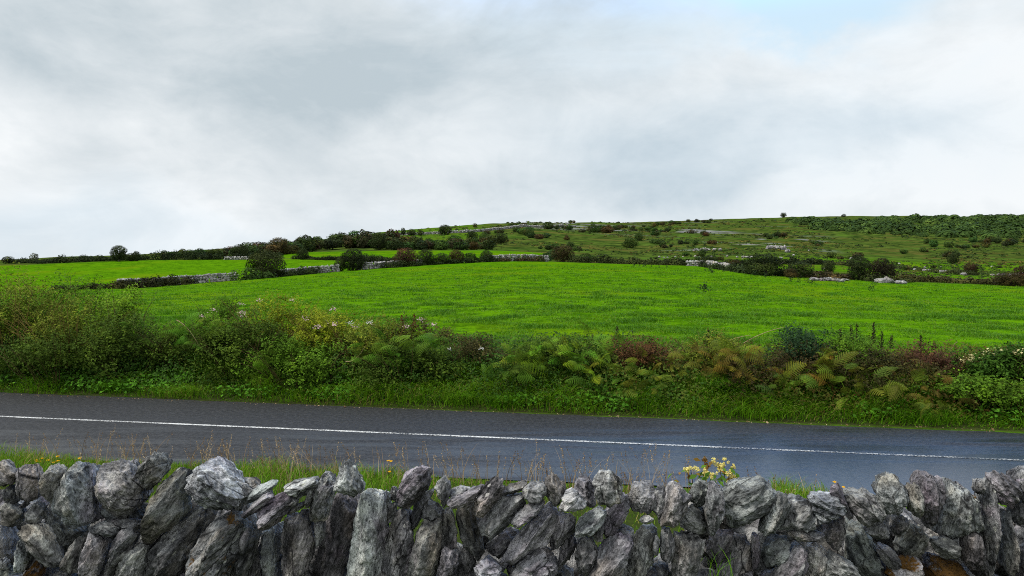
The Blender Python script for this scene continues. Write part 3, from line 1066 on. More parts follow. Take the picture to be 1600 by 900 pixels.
def twig_paths(mb, c, R, n, rng, rad, out=1.15, tint=0.3):
    """Thin arching stems rising through a bush of radii R about c."""
    for _ in range(n):
        a = rng.uniform(0, 2 * np.pi)
        b = c + np.array([math.cos(a) * R[0] * 0.4, math.sin(a) * R[1] * 0.4, -R[2] * 0.9])
        e = c + np.array([math.cos(a) * R[0], math.sin(a) * R[1], R[2] * rng.uniform(0.1, 1.0)]) * out * rng.uniform(0.75, 1.05)
        m = 0.5 * (b + e) + np.array([0, 0, R[2] * rng.uniform(0.2, 0.6)])
        t = np.linspace(0, 1, 8)[:, None]
        P = (1 - t) ** 2 * b + 2 * t * (1 - t) * m + t ** 2 * e
        P += rng.normal(0, 0.012, P.shape)
        V, q = tube(P, np.linspace(rad, rad * 0.35, 8), 4)
        mb.add(V, q, tint=tint)


def lumpy(n, c, R, rng, lobes, seed, shell=0.5):
    """Points and outward directions in an uneven crown: LOBES smaller lumps over an ellipsoid."""
    L = unit(rng.normal(0, 1, (lobes, 3)))
    L[:, 2] = np.abs(L[:, 2]) * 1.1 - 0.35
    L = L * rng.uniform(0.35, 0.82, (lobes, 1))
    k = rng.integers(0, lobes, n)
    lr = rng.uniform(0.24, 0.44, lobes)[k][:, None]
    d = unit(rng.normal(0, 1, (n, 3)))
    r = rng.uniform(shell, 1.0, (n, 1)) ** 0.6
    P = (L[k] + d * r * lr)
    P = P / np.percentile(np.abs(P), 98.5, axis=0)
    return P * R + c, unit(d + 0.4 * L[k] + np.array([0, 0, 0.45])), r[:, 0]


def bush(name, cat, label, px, s, top, wpx, color, n, leaf, rng, group=None, stems=10, stem_col=(0.12, 0.07, 0.035), flower=None, base_lift=0.0, aspect=0.55, deep=0.85, lobes=15):
    g = hp(px, s)
    Y = g.y
    zt = zpix(top, Y)
    zb = float(ground_z(g.x, Y)) - 0.1 + base_lift
    Rz = max(0.25, (zt - zb) * 0.5 / 0.96)
    Rx = wpx * 0.5 / F * Y
    c = np.array([0, 0, (zt + zb) / 2 - g.z])
    R = np.array([Rx, deep, Rz])
    root = ob(name, None, loc=g)
    tag(root, label, cat, group)
    # sprigs: each a short shoot carrying seven leaves
    m = n // 7
    C, D, r = lumpy(m, c, R * np.array([.93, .9, .93]), rng, lobes, 1)
    D = unit(D + rng.normal(0, .35, (m, 3)))
    u = np.tile(np.linspace(-.5, .5, 7), m)
    n = m * 7
    P = np.repeat(C, 7, 0) + np.repeat(D, 7, 0) * (u * leaf * 3.2)[:, None] + rng.normal(0, leaf * .38, (n, 3))
    N = np.repeat(D, 7, 0) * .5 + [0, -.25, .8]
    r = np.repeat(r, 7)
    shoot = np.repeat(rng.normal(0, .13, m), 7)
    tint = np.clip(0.42 + 0.55 * fbm(P * 2.6 + px, 3, 3) + rng.normal(0, 0.08, n) + shoot + 0.10 * u, 0, 1)
    V, q, t = leaves(P, N, leaf, rng, tint, aspect)
    ob('foliage', mesh_from('foliage', V, [q], [M['leaf']], t), root, color)
    if stems:
        mb = MB()
        twig_paths(mb, c, R, int(stems * 1.7), rng, 0.009, 1.14, 0.6)
        ob('twigs', mb.mesh('twigs', [M['leaf']]), root, stem_col)
    if flower:
        nf, fc, fs = flower
        mb = MB()
        for _ in range(nf):
            d = unit(np.array([rng.normal(), -abs(rng.normal()) * 0.8, abs(rng.normal()) + 0.5]))
            p = c + d * R * rng.uniform(0.85, 1.0)
            k = 22
            Q = p + rng.normal(0, fs, (k, 3)) * [1, 1, 0.6]
            V, q, t = leaves(Q, np.tile([0, -0.4, 1.0], (k, 1)), fs * 0.75, rng, rng.uniform(0.3, 1, k), 0.8)
            mb.add(V, q, tint=t)
        ob('flower_or_seed_head', mb.mesh('flower_or_seed_head', [M['flower']]), root, fc)
    return root


DK, MD, LT, OL, YG, BR, RD = (0.072, 0.125, 0.016), (0.098, 0.200, 0.016), (0.155, 0.270, 0.022), (0.150, 0.195, 0.022), (0.235, 0.290, 0.020), (0.20, 0.12, 0.03), (0.10, 0.052, 0.030)
PINK, CREAM, WHITE = (0.62, 0.44, 0.46), (0.68, 0.62, 0.30), (0.7, 0.7, 0.66)


def build_bushes():
    rng = np.random.default_rng(8)
    B = [
        # label, px, s, top, width, colour, leaves, leaf size, flowers, stems
        ('dark leafy bramble bush at the left edge of the roadside hedge, above the verge', -70, 4.6, 470, 240, MD, 7000, .065, None, 14),
        ('bramble bush tangled with orange-brown dry stems on top of the leftmost hedge', 20, 4.9, 448, 170, OL, 6500, .055, None, 36),
        ('tall bush at the back left of the hedge, its top against the lower left meadow', 40, 6.3, 424, 150, OL, 4500, .06, None, 14),
        ('rounded green bush standing higher than the brown tangle at the left of the hedge', 120, 6.0, 432, 150, MD, 5000, .06, None, 14),
        ('olive bramble bush below the rounded green bush, with brown stems trailing over it', 115, 4.5, 468, 160, OL, 6000, .055, None, 34),
        ('dark glossy bramble bush low in the hedge above the left end of the white line', 90, 3.9, 520, 210, DK, 6500, .065, None, 12),
        ('pale green leafy bush beside the dip in the hedge where the pasture shows', 185, 5.2, 452, 90, LT, 3800, .06, None, 10),
        ('dark bramble bush under the dip in the hedge', 200, 4.2, 492, 130, DK, 5500, .06, None, 14),
        ('low dark bramble bush with a hollow beneath it, right of the dip in the hedge', 290, 4.7, 505, 150, DK, 6000, .06, None, 16),
        ('bushy plant with upright leafy shoots on the hedge top left of the pink flowers', 352, 5.6, 466, 70, MD, 2600, .06, (3, PINK, .05), 12),
        ('dark leafy bush filling the hedge left of the yellow-green scrambler', 385, 4.4, 500, 140, DK, 6000, .06, None, 16),
        ('yellow-green scrambling plant covering the highest middle part of the hedge', 445, 5.2, 463, 150, YG, 6500, .05, (5, PINK, .05), 34),
        ('yellow-green scrambler with small pinkish flower heads right of the highest one', 520, 5.1, 484, 120, YG, 5000, .05, (6, PINK, .055), 26),
        ('dark green bush in the hedge below the yellow-green scramblers', 470, 4.1, 530, 170, MD, 6500, .06, None, 20),
        ('olive green bush hung with bare curling stems right of the scramblers', 580, 4.8, 500, 110, OL, 4500, .055, (2, WHITE, .045), 24),
        ('bush with red-tinged leafy tips and a pale flower head on the hedge top', 650, 5.3, 500, 110, (0.085, 0.082, 0.022), 4200, .055, (3, PINK, .05), 14),
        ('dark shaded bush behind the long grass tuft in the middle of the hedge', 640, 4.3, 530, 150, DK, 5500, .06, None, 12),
        ('low olive brown bush in the shallow gap of the hedge before the big bracken', 735, 5.0, 534, 110, (0.07, 0.066, 0.022), 4200, .05, (2, WHITE, .035), 16),
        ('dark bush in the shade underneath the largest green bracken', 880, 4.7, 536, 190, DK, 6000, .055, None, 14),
        ('reddish brown dying bush between the green bracken and the rusty bracken', 1000, 4.9, 540, 110, (0.10, 0.052, 0.024), 4500, .05, None, 20),
        ('olive bush at the hedge top behind the rusty bracken, under a pale arching stalk', 1110, 5.3, 530, 120, OL, 4200, .05, None, 16),
        ('blue-green bramble bush on the hedge top left of the dark seed spires', 1255, 5.3, 524, 90, (0.030, 0.066, 0.026), 3600, .055, None, 12),
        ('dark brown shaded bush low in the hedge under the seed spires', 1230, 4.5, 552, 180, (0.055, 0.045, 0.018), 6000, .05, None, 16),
        ('green bush among the dark seed spires, with yellowish leaves on top', 1330, 5.2, 532, 100, MD, 3800, .05, None, 12),
        ('olive scrubby bush under the dark red tangle', 1390, 4.5, 558, 160, (0.062, 0.062, 0.020), 5500, .05, None, 18),
        ('dark red-brown withered tangle on the hedge top near the right end', 1460, 5.1, 546, 110, RD, 4500, .045, None, 30),
        ('bright green leafy bush with cream flower heads at the right end of the hedge', 1575, 4.9, 540, 130, (0.046, 0.110, 0.014), 6500, .065, (9, CREAM, .06), 14),
        ('dark green bush low in the hedge below the cream flower heads', 1540, 4.1, 590, 170, MD, 5500, .06, None, 10),
        ('dark bramble bush beyond the left end of the hedge in view', -190, 4.6, 470, 200, MD, 5000, .065, None, 12),
        ('olive bramble bush furthest along the hedge to the left', -330, 4.8, 474, 200, OL, 5000, .06, None, 12),
        ('dark bramble bush beyond the right end of the hedge in view', 1770, 4.5, 560, 170, DK, 4500, .06, None, 12),
        ('green bramble bush furthest along the hedge to the right', 1900, 4.6, 565, 180, MD, 4500, .06, None, 12),
        ('bush past the cream flower heads, half out at the right end of the hedge', 1665, 4.6, 548, 140, MD, 5000, .06, (3, CREAM, .06), 12),
    ]
    for label, px, s, top, w, col, n, lf, fl, st in B:
        sc = (0.20, 0.14, 0.05) if st >= 24 else (0.12, 0.085, 0.045)
        bush('hedge_bush', 'bush', label, px, s - .45, top - (9 if 700 < px < 1500 else 0), w * 1.18, col, int(n * 1.2), lf * 1.12, rng, 'bushes of the roadside hedge', st, sc, fl)


build_bushes()


def frond_mesh(seed):
    rng = np.random.default_rng(seed)
    n, m = 11, 9
    mb = MB()
    t = np.linspace(0, 1, 24)
    ang = np.radians(78 - 105 * t ** 1.25 + rng.normal(0, 4))
    dx = np.cumsum(np.cos(ang)) / 24; dz = np.cumsum(np.sin(ang)) / 24
    side = rng.normal(0, 0.10) * t ** 2
    R = np.stack([dx, side, dz], 1)
    V, q = tube(R, np.linspace(0.008, 0.002, 24), 4)
    mb.add(V, q, tint=0.55)
    Vs, ts = [], []
    for i in range(n):
        u = 0.24 + 0.74 * (i + 0.5) / n
        k = u * 23
        a = int(k); f = k - a
        p = R[a] * (1 - f) + R[min(a + 1, 23)] * f
        th = ang[a]
        T = np.array([math.cos(th), 0, math.sin(th)])
        Nn = np.array([-math.sin(th), 0, math.cos(th)])
        L = 0.36 * (1 - ((u - 0.24) / 0.76)) ** 0.75 * min(1.0, 0.55 + (u - 0.24) * 3.0) * rng.uniform(0.9, 1.1)
        for sg in (-1, 1):
            d0 = unit(np.array([0, sg, 0]) + T * 0.35 - Nn * rng.uniform(0.05, 0.25))
            w = (np.arange(m) + 0.5) / m
            c = p + d0 * (w * L)[:, None] - Nn * (0.16 * L * w ** 2)[:, None]
            ln = 0.034 * (1 - w) ** 0.6 + 0.005
            for s2 in (-1, 1):
                e = unit(T * s2 + d0 * 0.30 - Nn * 0.12)
                wd = L / m * 0.44
                V4 = np.stack([c - d0 * wd, c + e * ln[:, None] * 0.55 - d0 * wd * 0.8, c + e * ln[:, None], c + d0 * wd * 0.9], 1)
                Vs.append(V4.reshape(-1, 3)); ts.append(np.repeat(0.35 + 0.35 * u + rng.normal(0, 0.10, m), 4))
    V = np.concatenate(Vs)
    mb.add(V, np.arange(len(V)).reshape(-1, 4), tint=np.clip(np.concatenate(ts), 0, 1))
    return mb.mesh('frond', [M['frond']])


def build_bracken():
    rng = np.random.default_rng(3)
    protos = [frond_mesh(k) for k in range(5)]
    GR, YE, RU, DG, OR = (0.120, 0.245, 0.020), (0.215, 0.310, 0.020), (0.180, 0.140, 0.022), (0.095, 0.200, 0.018), (0.160, 0.225, 0.020)
    T = [
        # label, px, s, top y of the base, colour, second colour, fronds, size
        ('grey-green bracken fern spreading over the hedge in the dip on the left', 205, 4.7, 520, (0.05, 0.105, 0.03), GR, 8, .95),
        ('arching dark green bracken fern above the dark hollow in the left part of the hedge', 300, 4.4, 522, GR, DG, 10, .95),
        ('yellowish green bracken fern on the hedge top right of the dark hollow', 335, 4.9, 508, OR, GR, 7, .75),
        ('green bracken fern under the yellow-green scramblers', 430, 4.0, 560, DG, GR, 7, .9),
        ('green bracken fern on the hedge left of the long grass tuft', 590, 4.4, 542, GR, DG, 9, .95),
        ('dark green bracken fern above the long grass tuft', 665, 4.5, 540, GR, DG, 10, .95),
        ('small yellowing bracken fern hanging left of the largest bracken', 790, 4.1, 575, (0.10, 0.15, 0.02), GR, 7, .85),
        ('largest green bracken fern, spreading above the verge in the middle of the hedge', 850, 4.7, 555, GR, YE, 17, 1.1),
        ('green bracken fern behind the largest one, at the crest of the hedge', 905, 5.1, 540, GR, GR, 12, 1.0),
        ('bright yellow-green bracken fern right of the largest bracken', 930, 4.3, 575, YE, (0.085, 0.15, 0.018), 10, .95),
        ('olive yellow bracken fern standing low over the verge right of the yellow-green one', 1010, 4.0, 600, OR, (0.09, 0.13, 0.02), 10, .9),
        ('rusty orange bracken fern behind the olive yellow one', 1040, 4.9, 560, RU, OR, 9, .85),
        ('big olive and rust bracken fern at the crest of the hedge', 1120, 4.7, 560, (0.105, 0.105, 0.02), RU, 14, 1.05),
        ('rust-tipped bracken fern right of the big olive and rust one', 1170, 4.6, 575, OR, RU, 10, .95),
        ('green bracken fern with long level fronds left of the brown bracken', 1225, 4.2, 592, (0.06, 0.115, 0.02), OR, 9, .95),
        ('rusty brown bracken fern under the blue-green bramble', 1280, 4.6, 575, RU, OR, 10, .9),
        ('olive bracken fern with flat feathery fronds below the dark seed spires', 1345, 4.1, 595, (0.085, 0.105, 0.025), OR, 10, 1.0),
        ('brownish bracken fern low in the hedge below the dark red tangle', 1430, 4.3, 600, (0.09, 0.075, 0.022), RU, 9, .9),
        ('small orange bracken fern near the verge left of the cream flower heads', 1450, 3.7, 640, OR, (0.09, 0.12, 0.02), 6, .65),
    ]
    for label, px, s, top, c1, c2, n, size in T:
        g = hp(px, s - .85)
        z = zpix(top, g.y)
        root = ob('bracken_fern', None, loc=(g.x, g.y, max(g.z, z) + 0.05))
        tag(root, label, 'fern', 'bracken along the roadside hedge')
        for k in range(int(n * 2.1)):
            a = rng.uniform(-math.pi, 0) if rng.random() < 0.78 else rng.uniform(0, math.pi)
            f = rng.random()
            o = ob('frond', protos[rng.integers(5)], root, [(x * (1 - f) + y * f) * rng.uniform(0.8, 1.2) for x, y in zip(c1, c2)])
            sc = size * rng.uniform(0.45, 1.1) * 0.80
            o.scale = (sc * rng.uniform(0.9, 1.15), sc, sc)
            o.rotation_euler = (rng.normal(0, 0.42) + 0.7 * math.cos(a), rng.normal(0.05, 0.38), a)
            o.location = (rng.normal(0, 0.36) * size, rng.normal(0, 0.2), rng.uniform(-0.5, 0.08))


build_bracken()


def tuft(label, px, s, n, h, spread, tint, rng, name='grass_tuft', width=.012, droop=.55, group=None):
    g = hp(px, s)
    P = np.stack([rng.normal(0, spread, n), rng.normal(0, spread * 0.5, n), np.full(n, -0.03)], 1)
    lean = rng.normal(0, 0.5, (n, 2)) + [0, -0.25]
    V, Q, T, t = blades(P, h * rng.uniform(0.6, 1.15, n), lean, width, rng, np.clip(tint + rng.normal(0, .12, n), 0, 1), 4, droop)
    o = ob(name, mesh_from(name, V, [Q, T], [M['grass']], t), loc=g)
    tag(o, label, 'grass tuft', group)


def build_verges():
    rng = np.random.default_rng(21)
    # far verge: rank grass and low broad leaves under the hedge
    n = 26000
    px = rng.uniform(-160, 1760, n)
    s = rng.uniform(2.62, 4.6, n) ** 1.0
    X = (px - CX) / F
    Y = (Y0 + s / CS) / (1 + SL * X)
    X = X * Y
    z = ground_z(X, Y)
    cl = fbm2(X, Y, 1.3, 3, 51)
    left = sstep(px, 420, 120)
    h = (0.15 + 0.24 * sstep(cl, -0.3, 0.5)) * rng.uniform(0.6, 1.3, n) * (1 - 0.25 * left) * sstep(s, 2.4, 3.2)
    tint = np.clip(0.60 + 0.22 * cl - 0.12 * left + rng.normal(0, .13, n) + 0.35 * (rng.random(n) < 0.06), 0, 0.97)
    lean = rng.normal(0, 0.45, (n, 2)) + [0.15, -0.45]
    V, Q, T, t = blades(np.stack([X, Y, z - .01], 1), h * 2.0, lean, 0.018, rng, tint, 3, 0.5)
    tag(ob('verge_grass', mesh_from('verge_grass', V, [Q, T], [M['grass']], t)), 'long green grass lying over the far edge of the road', 'grass', None, 'stuff')
    n = 14000
    px = rng.uniform(-150, 1750, n); s = rng.uniform(2.8, 4.6, n)
    X = (px - CX) / F; Y = (Y0 + s / CS) / (1 + SL * X); X = X * Y
    cl = fbm2(X, Y, 0.9, 3, 71)
    keep = cl > 0.0
    X, Y, cl = X[keep], Y[keep], cl[keep]
    P = np.stack([X, Y, ground_z(X, Y) + rng.uniform(0.03, 0.28, len(X))], 1)
    V, q, t = leaves(P, np.tile([0, -0.5, 1.0], (len(P), 1)), 0.085, rng, np.clip(0.5 + rng.normal(0, .2, len(P)), 0, 1), 0.7)
    o = ob('ground_cover', mesh_from('ground_cover', V, [q], [M['leaf']], t), None, (0.075, 0.21, 0.018))
    tag(o, 'low broad-leaved weeds in the far verge', 'weeds', None, 'stuff')
    # tangled undergrowth clothing the bank between and under the bushes
    n = 46000
    px = rng.uniform(-200, 1800, n); s = 2.95 + 2.4 * rng.random(n) ** .8
    X = (px - CX) / F; Y = (Y0 + s / CS) / (1 + SL * X); X = X * Y
    cl = fbm2(X, Y, .8, 4, 171)
    th = (.30 + .5 * sstep(cl, -.5, .5)) * sstep(s, 2.8, 3.5)
    P = np.stack([X, Y, ground_z(X, Y) + th * rng.random(n) ** .6], 1)
    br = sstep(px, 880, 1200) * .35 + fbm2(X, Y, .5, 3, 172) * .30
    tint = np.clip(.30 + br + rng.normal(0, .13, n), 0, 1)
    V, q, t = leaves(P, np.tile([0, -.8, .7], (n, 1)), .075, rng, tint, .5)
    tag(ob('undergrowth', mesh_from('undergrowth', V, [q], [M['tangle']], t)), 'dark tangled undergrowth on the roadside bank', 'undergrowth', None, 'stuff')
    # fallen leaves and grit along the edge of the carriageway
    n = 420
    px = rng.uniform(-50, 1650, n); s = 2.42 + rng.normal(0, .05, n) - 0.1 * rng.random(n) ** 3
    X = (px - CX) / F; Y = (Y0 + s / CS) / (1 + SL * X); X = X * Y
    V, q, t = leaves(np.stack([X, Y, np.full(n, 0.012)], 1), np.tile([0, 0, 1.0], (n, 1)), rng.choice([.025, .035, .07], n, p=[.6, .33, .07]), rng, rng.uniform(0, 1, n), 0.6, 0.04)
    tag(ob('leaf_litter', mesh_from('leaf_litter', V, [q], [M['straw']], t)), 'yellowed leaves along the far edge of the road', 'leaves', None, 'stuff')
    tuft('tall blue-green grass tuft drooping from the middle of the hedge', 640, 4.05, 420, 1.05, .22, .30, rng, width=.016)
    tuft('light green grass tuft at the road edge left of the middle of the hedge', 725, 3.1, 420, .55, .35, .62, rng)
    tuft('grass tuft under the yellowing small bracken', 790, 3.0, 300, .50, .22, .40, rng)
    tuft('blue-green drooping grass tuft below the rust-tipped bracken', 1125, 3.7, 320, .85, .16, .34, rng, width=.016)
    tuft('green grass tuft low on the verge at the left, under the dark glossy bramble', 180, 3.1, 320, .5, .22, .38, rng)
    tuft('straw-tinged grass tuft at the road edge below the dark hollow of the hedge', 290, 2.95, 360, .5, .3, .72, rng)
    tuft('sprawling grass tuft at the road edge below the rusty brown bracken', 1190, 2.95, 420, .5, .4, .58, rng)
    tuft('sprawling grass tuft at the road edge below the dark red tangle', 1440, 3.0, 420, .5, .4, .46, rng)

    # near verge, between the wall and the road
    n = 30000
    px = rng.uniform(-250, 1850, n)
    s = -2.78 - rng.exponential(1.0, n) ** 1.15
    X = (px - CX) / F; Y = (Y0 + s / CS) / (1 + SL * X); X = X * Y
    k = (Y > 4.4)
    px, s, X, Y = px[k], s[k], X[k], Y[k]
    z = ground_z(X, Y)
    hh = np.interp(px, [-250, 0, 60, 110, 340, 370, 440, 480, 540, 640, 680, 1030, 1080, 1160, 1190, 1210, 1300, 1330, 1850],
                   [.30, .29, .22, .16, .16, .24, .26, .15, .25, .25, .08, .07, .12, .12, .2, .34, .30, .08, .08])
    cl = fbm2(X, Y, 1.6, 3, 91)
    edge = -2.72 + 0.35 * fbm2(X, Y, 1.1, 3, 14)
    # the carriageway's edge drifts nearer to the wall on the left
    xc = np.clip(X, -14, 12)
    lim = (-2.75 + 0.047 * xc) * CS
    k = s < lim + 0.12 * cl
    px, s, X, Y, z, hh, cl = px[k], s[k], X[k], Y[k], z[k], hh[k], cl[k]
    n = len(X)
    h = hh * rng.uniform(0.55, 1.3, n) * (0.75 + 0.5 * sstep(cl, -.4, .5))
    tint = np.clip(0.72 + 0.14 * cl + rng.normal(0, .13, n) + 0.25 * (rng.random(n) < 0.10), 0, 1)
    V, Q, T, t = blades(np.stack([X, Y, z - .01], 1), h, rng.normal(0, .4, (n, 2)), 0.011, rng, tint, 3, 0.3)
    tag(ob('near_verge_grass', mesh_from('near_verge_grass', V, [Q, T], [M['grass']], t)), 'bright yellow-green grass between the stone wall and the road', 'grass', None, 'stuff')
    # dry flowering stalks standing over it
    mb = MB()
    centres = rng.uniform(0, 1330, 75)
    dens = lambda p: np.interp(p, [0, 60, 120, 340, 650, 1060, 1130, 1600], [.35, .4, 1, 1.3, 1.0, 1.0, .35, .25])
    n = 720
    px = np.where(rng.random(n) < 0.6, rng.choice(centres, n) + rng.normal(0, 9, n), rng.uniform(-60, 1650, n))
    px = px[rng.random(len(px)) < dens(px) / 1.3]
    n = len(px)
    s = -2.95 - rng.exponential(.35, n)
    X = (px - CX) / F; Y = (Y0 + s / CS) / (1 + SL * X); X = X * Y
    z = ground_z(X, Y)
    h = rng.uniform(.30, .68, n) * np.interp(px, [0, 100, 700, 1060, 1200, 1600], [.8, .9, 1.0, 1.1, .75, .7])
    lean = rng.normal(0, .28, (n, 2)); lean[:, 0] -= 0.06
    P = np.stack([X, Y, z - 0.01], 1)
    tint = np.clip(rng.uniform(.15, 1, n), 0, 1)
    V, Q, T, t = blades(P, h, lean, .010, rng, tint, 5, .12)
    mb.add(V, Q, T, t)
    tip = P.copy(); tip[:, :2] += lean * h[:, None]; tip[:, 2] += h * .88
    hd = rng.random(n) < .6
    k = 12
    base = np.repeat(tip[hd], k, 0); ln = np.repeat(lean[hd], k, 0)
    u = np.tile(np.linspace(-.16, .03, k), hd.sum())
    base[:, :2] += ln * u[:, None] * 0.8; base[:, 2] += u * .85
    base += rng.normal(0, .006, base.shape)
    Vl, ql, tl = leaves(base, np.tile([0, -1.0, .2], (len(base), 1)), .024, rng, np.clip(np.repeat(tint[hd], k) * .9 + rng.normal(0, .1, len(base)), 0, 1), .4)
    mb.add(Vl, ql, tint=tl)
    tag(ob('dry_grass_stalks', mb.mesh('dry_grass_stalks', [M['straw']])), 'dry tan flowering grass stalks along the near edge of the road', 'grass', None, 'stuff')


build_verges()


def stalk(mb, p, e, r, bow=(0, 0, 0), tint=.5, seg=8):
    t = np.linspace(0, 1, seg)[:, None]
    p, e = np.array(p, float), np.array(e, float)
    P = p * (1 - t) + e * t + np.array(bow) * (4 * t * (1 - t))
    V, q = tube(P, np.linspace(r, r * .45, seg), 5)
    mb.add(V, q, tint=tint)
    return P


def flower_head(mb, c, r, rng, n=60):
    """A frothy head: small lumps of tiny florets."""
    lumps = np.array(c) + rng.normal(0, r * .5, (5, 3)) * [1, 1, .9]
    for l in lumps:
        P = l + unit(rng.normal(0, 1, (n, 3))) * r * .55 * rng.uniform(.5, 1, (n, 1))
        V, q, t = leaves(P, P - l, r * .34, rng, rng.uniform(.2, 1, n), .9)
        mb.add(V, q, tint=t)


def build_small_plants():
    rng = np.random.default_rng(77)
    # meadowsweet just behind the wall
    for label, px, y, heads in (
            ('meadowsweet with cream flower heads leaning left behind the stone wall', 1088, 5.6, [(1080, 735, .035), (1073, 733, .022), (1101, 742, .03), (1106, 741, .03), (1112, 742, .025)]),
            ('meadowsweet with taller cream flower heads behind the large square capping stone', 1135, 5.7, [(1127, 731, .045), (1132, 723, .026), (1138, 738, .03), (1146, 745, .032), (1144, 752, .036), (1151, 750, .03), (1147, 730, .02)]),
            ('brown faded meadowsweet spire standing between two cream flowering ones', 1104, 5.8, [(1103, 722, .03), (1103, 730, .026), (1101, 736, .02)])):
        g = gp(px, y)
        brown = 'faded' in label
        root = ob('meadowsweet', None, loc=g)
        tag(root, label, 'wild flower', 'meadowsweet behind the wall')
        st, fl, lf = MB(), MB(), []
        hub = np.array([0, 0, zpix(760, y) - g.z - .15])
        stalk(st, (0, 0, -.03), hub, .008, tint=.5)
        for hx, hy, r in heads:
            c = np.array([(hx - CX) / F * y - g.x, rng.normal(0, .03), zpix(hy, y) - g.z])
            stalk(st, hub * rng.uniform(.75, 1), c, .005, (0, 0, .02), .5)
            flower_head(fl, c, r * .95, rng, 40)
        P = hub + rng.normal(0, 1, (170, 3)) * [.10, .08, .13] + [0, 0, .02]
        V, q, t = leaves(P, np.tile([0, -.5, 1.0], (len(P), 1)), .06, rng, rng.uniform(.3, 1, len(P)), .5)
        ob('leaves', mesh_from('leaves', V, [q], [M['leaf']], t), root, (0.13, 0.085, 0.02) if brown else (0.07, 0.15, 0.02))
        ob('stem', st.mesh('stem', [M['leaf']]), root, (0.12, 0.07, 0.03))
        ob('flower_or_seed_head', fl.mesh('flower_or_seed_head', [M['flower']]), root, (0.30, 0.17, 0.035) if brown else (0.88, 0.78, 0.30))
    # yellow hawkbits and ragwort
    spots = [(56, 719, 'lowest on the left'), (62, 722, 0), (66, 716, 0), (75, 719, 0), (90, 713, 0), (91, 720, 0), (124, 716, 0), (58, 721, 0), (84, 723, 0),
             (607, 720, 1), (611, 720.5, 1), (609, 737, 1), (1304, 753, 2), (1318, 761, 2)]
    lab = {0: 'small yellow flower in the grass clump behind the left end of the wall', 1: 'small yellow flower among dry stalks right of the pointed capping stone', 2: 'small yellow flower just over the wall top near the right-hand grass clump'}
    for hx, hy, w in spots:
        k = w if isinstance(w, int) else 0
        y = {0: 11.6, 1: 10.4, 2: 9.6}[k]
        g = gp(hx, y)
        root = ob('yellow_flower', None, loc=g)
        tag(root, lab[k], 'wild flower', ['yellow flowers behind the left end of the wall', 'yellow flowers among the dry stalks', 'yellow flowers at the right-hand grass clump'][k])
        mb, fb = MB(), MB()
        top = np.array([0, 0, max(.06, zpix(hy, y) - g.z)])
        stalk(mb, (rng.normal(0, .04), rng.normal(0, .04), -.02), top, .003)
        n = 18
        a = np.arange(n) * 2.4
        P = top + np.stack([np.cos(a), np.sin(a), np.zeros(n)], 1) * np.linspace(.004, .020, n)[:, None]
        V, q, t = leaves(P, np.tile([0, -.5, 1.0], (n, 1)), .024, rng, rng.uniform(.4, 1, n), .6)
        fb.add(V, q, tint=t)
        ob('stem', mb.mesh('stem', [M['leaf']]), root, (.05, .1, .02))
        ob('flower_head', fb.mesh('flower_head', [M['flower']]), root, (.80, .46, .012))
    # dark seed spires (dock) standing over the hedge
    for j, (px, top, w, label) in enumerate([
            (1318, 514, 5, 'short dark dock spire, leftmost over the seed-spire bush'), (1330, 508, 6, 'dark dock seed spire second from the left of its row'),
            (1340, 506, 6, 'dark dock seed spire in the middle of its row'), (1359, 518, 5, 'short dark dock spire right of the middle of the row'),
            (1366, 504, 6, 'tallest dark dock seed spire over the hedge'), (1376, 518, 6, 'dark dock spire leaning right beside the tallest one'),
            (1387, 524, 5, 'short dark dock spire at the right end of the row'), (1440, 524, 4, 'lone thin spire above the dark red tangle'),
            (962, 510, 5, 'lone dark leafy spire over the hedge between green and rusty bracken'), (1105, 516, 5, 'dark leafy shoot over the hedge above the big olive and rust bracken'),
            (636, 492, 6, 'reddish dock spire over the red-tinged bush'), (645, 490, 6, 'taller reddish dock spire over the red-tinged bush')]):
        g = hp(px, 5.0)
        Y = g.y
        zt = zpix(top, Y) - g.z
        root = ob('dock_spire', None, loc=g)
        tag(root, label, 'seed spire', 'dock seed spires over the hedge')
        st = MB()
        e = np.array([rng.normal(0, .06) + (.10 if 'leaning' in label else 0), 0, zt])
        Pp = stalk(st, (0, 0, 0), e, .008)
        ob('stem', st.mesh('stem', [M['leaf']]), root, (.07, .04, .03))
        n = 150
        u = rng.uniform(.60, 1.0, n)
        c = e * u[:, None] + rng.normal(0, 1, (n, 3)) * (.034 * (1.15 - u))[:, None] * [2.2, 2.2, 1]
        V, q, t = leaves(c, rng.normal(0, 1, (n, 3)), .035, rng, rng.uniform(.2, .9, n), .6)
        ob('flower_or_seed_head', mesh_from('flower_or_seed_head', V, [q], [M['leaf']], t), root, (.17, .055, .025) if 'reddish' in label else (.042, .040, .022))  # the dock's seed clusters round the upper stem, not flowers
    # bare pale stalks arching over the hedge
    for label, a, b, bow, r in (
            ('pale dry stalk arching over the hedge top against the pasture', (1162, 536), (1222, 511), .05, .010),
            ('shorter pale dry stalk crossing below the arching one', (1140, 532), (1172, 523), .02, .008),
            ('pale hooked stalk over the right end of the hedge', (1484, 552), (1492, 534), .06, .008),
            ('bare curling stem hanging on the hedge below the yellow-green scramblers', (540, 565), (572, 540), -.12, .010),
            ('bare curling stem arched over the dark hollow of the hedge', (275, 500), (318, 548), .14, .010)):
        Y = hp(a[0], 3.9 if 'curling' in label else 5.2).y - (.5 if 'curling' in label else 0)
        p = np.array([(a[0] - CX) / F * Y, Y, zpix(a[1], Y)]); e = np.array([(b[0] - CX) / F * Y, Y - .1, zpix(b[1], Y)])
        mb = MB()
        stalk(mb, (0, 0, 0), e - p, r, (0, 0, bow), .8, 12)
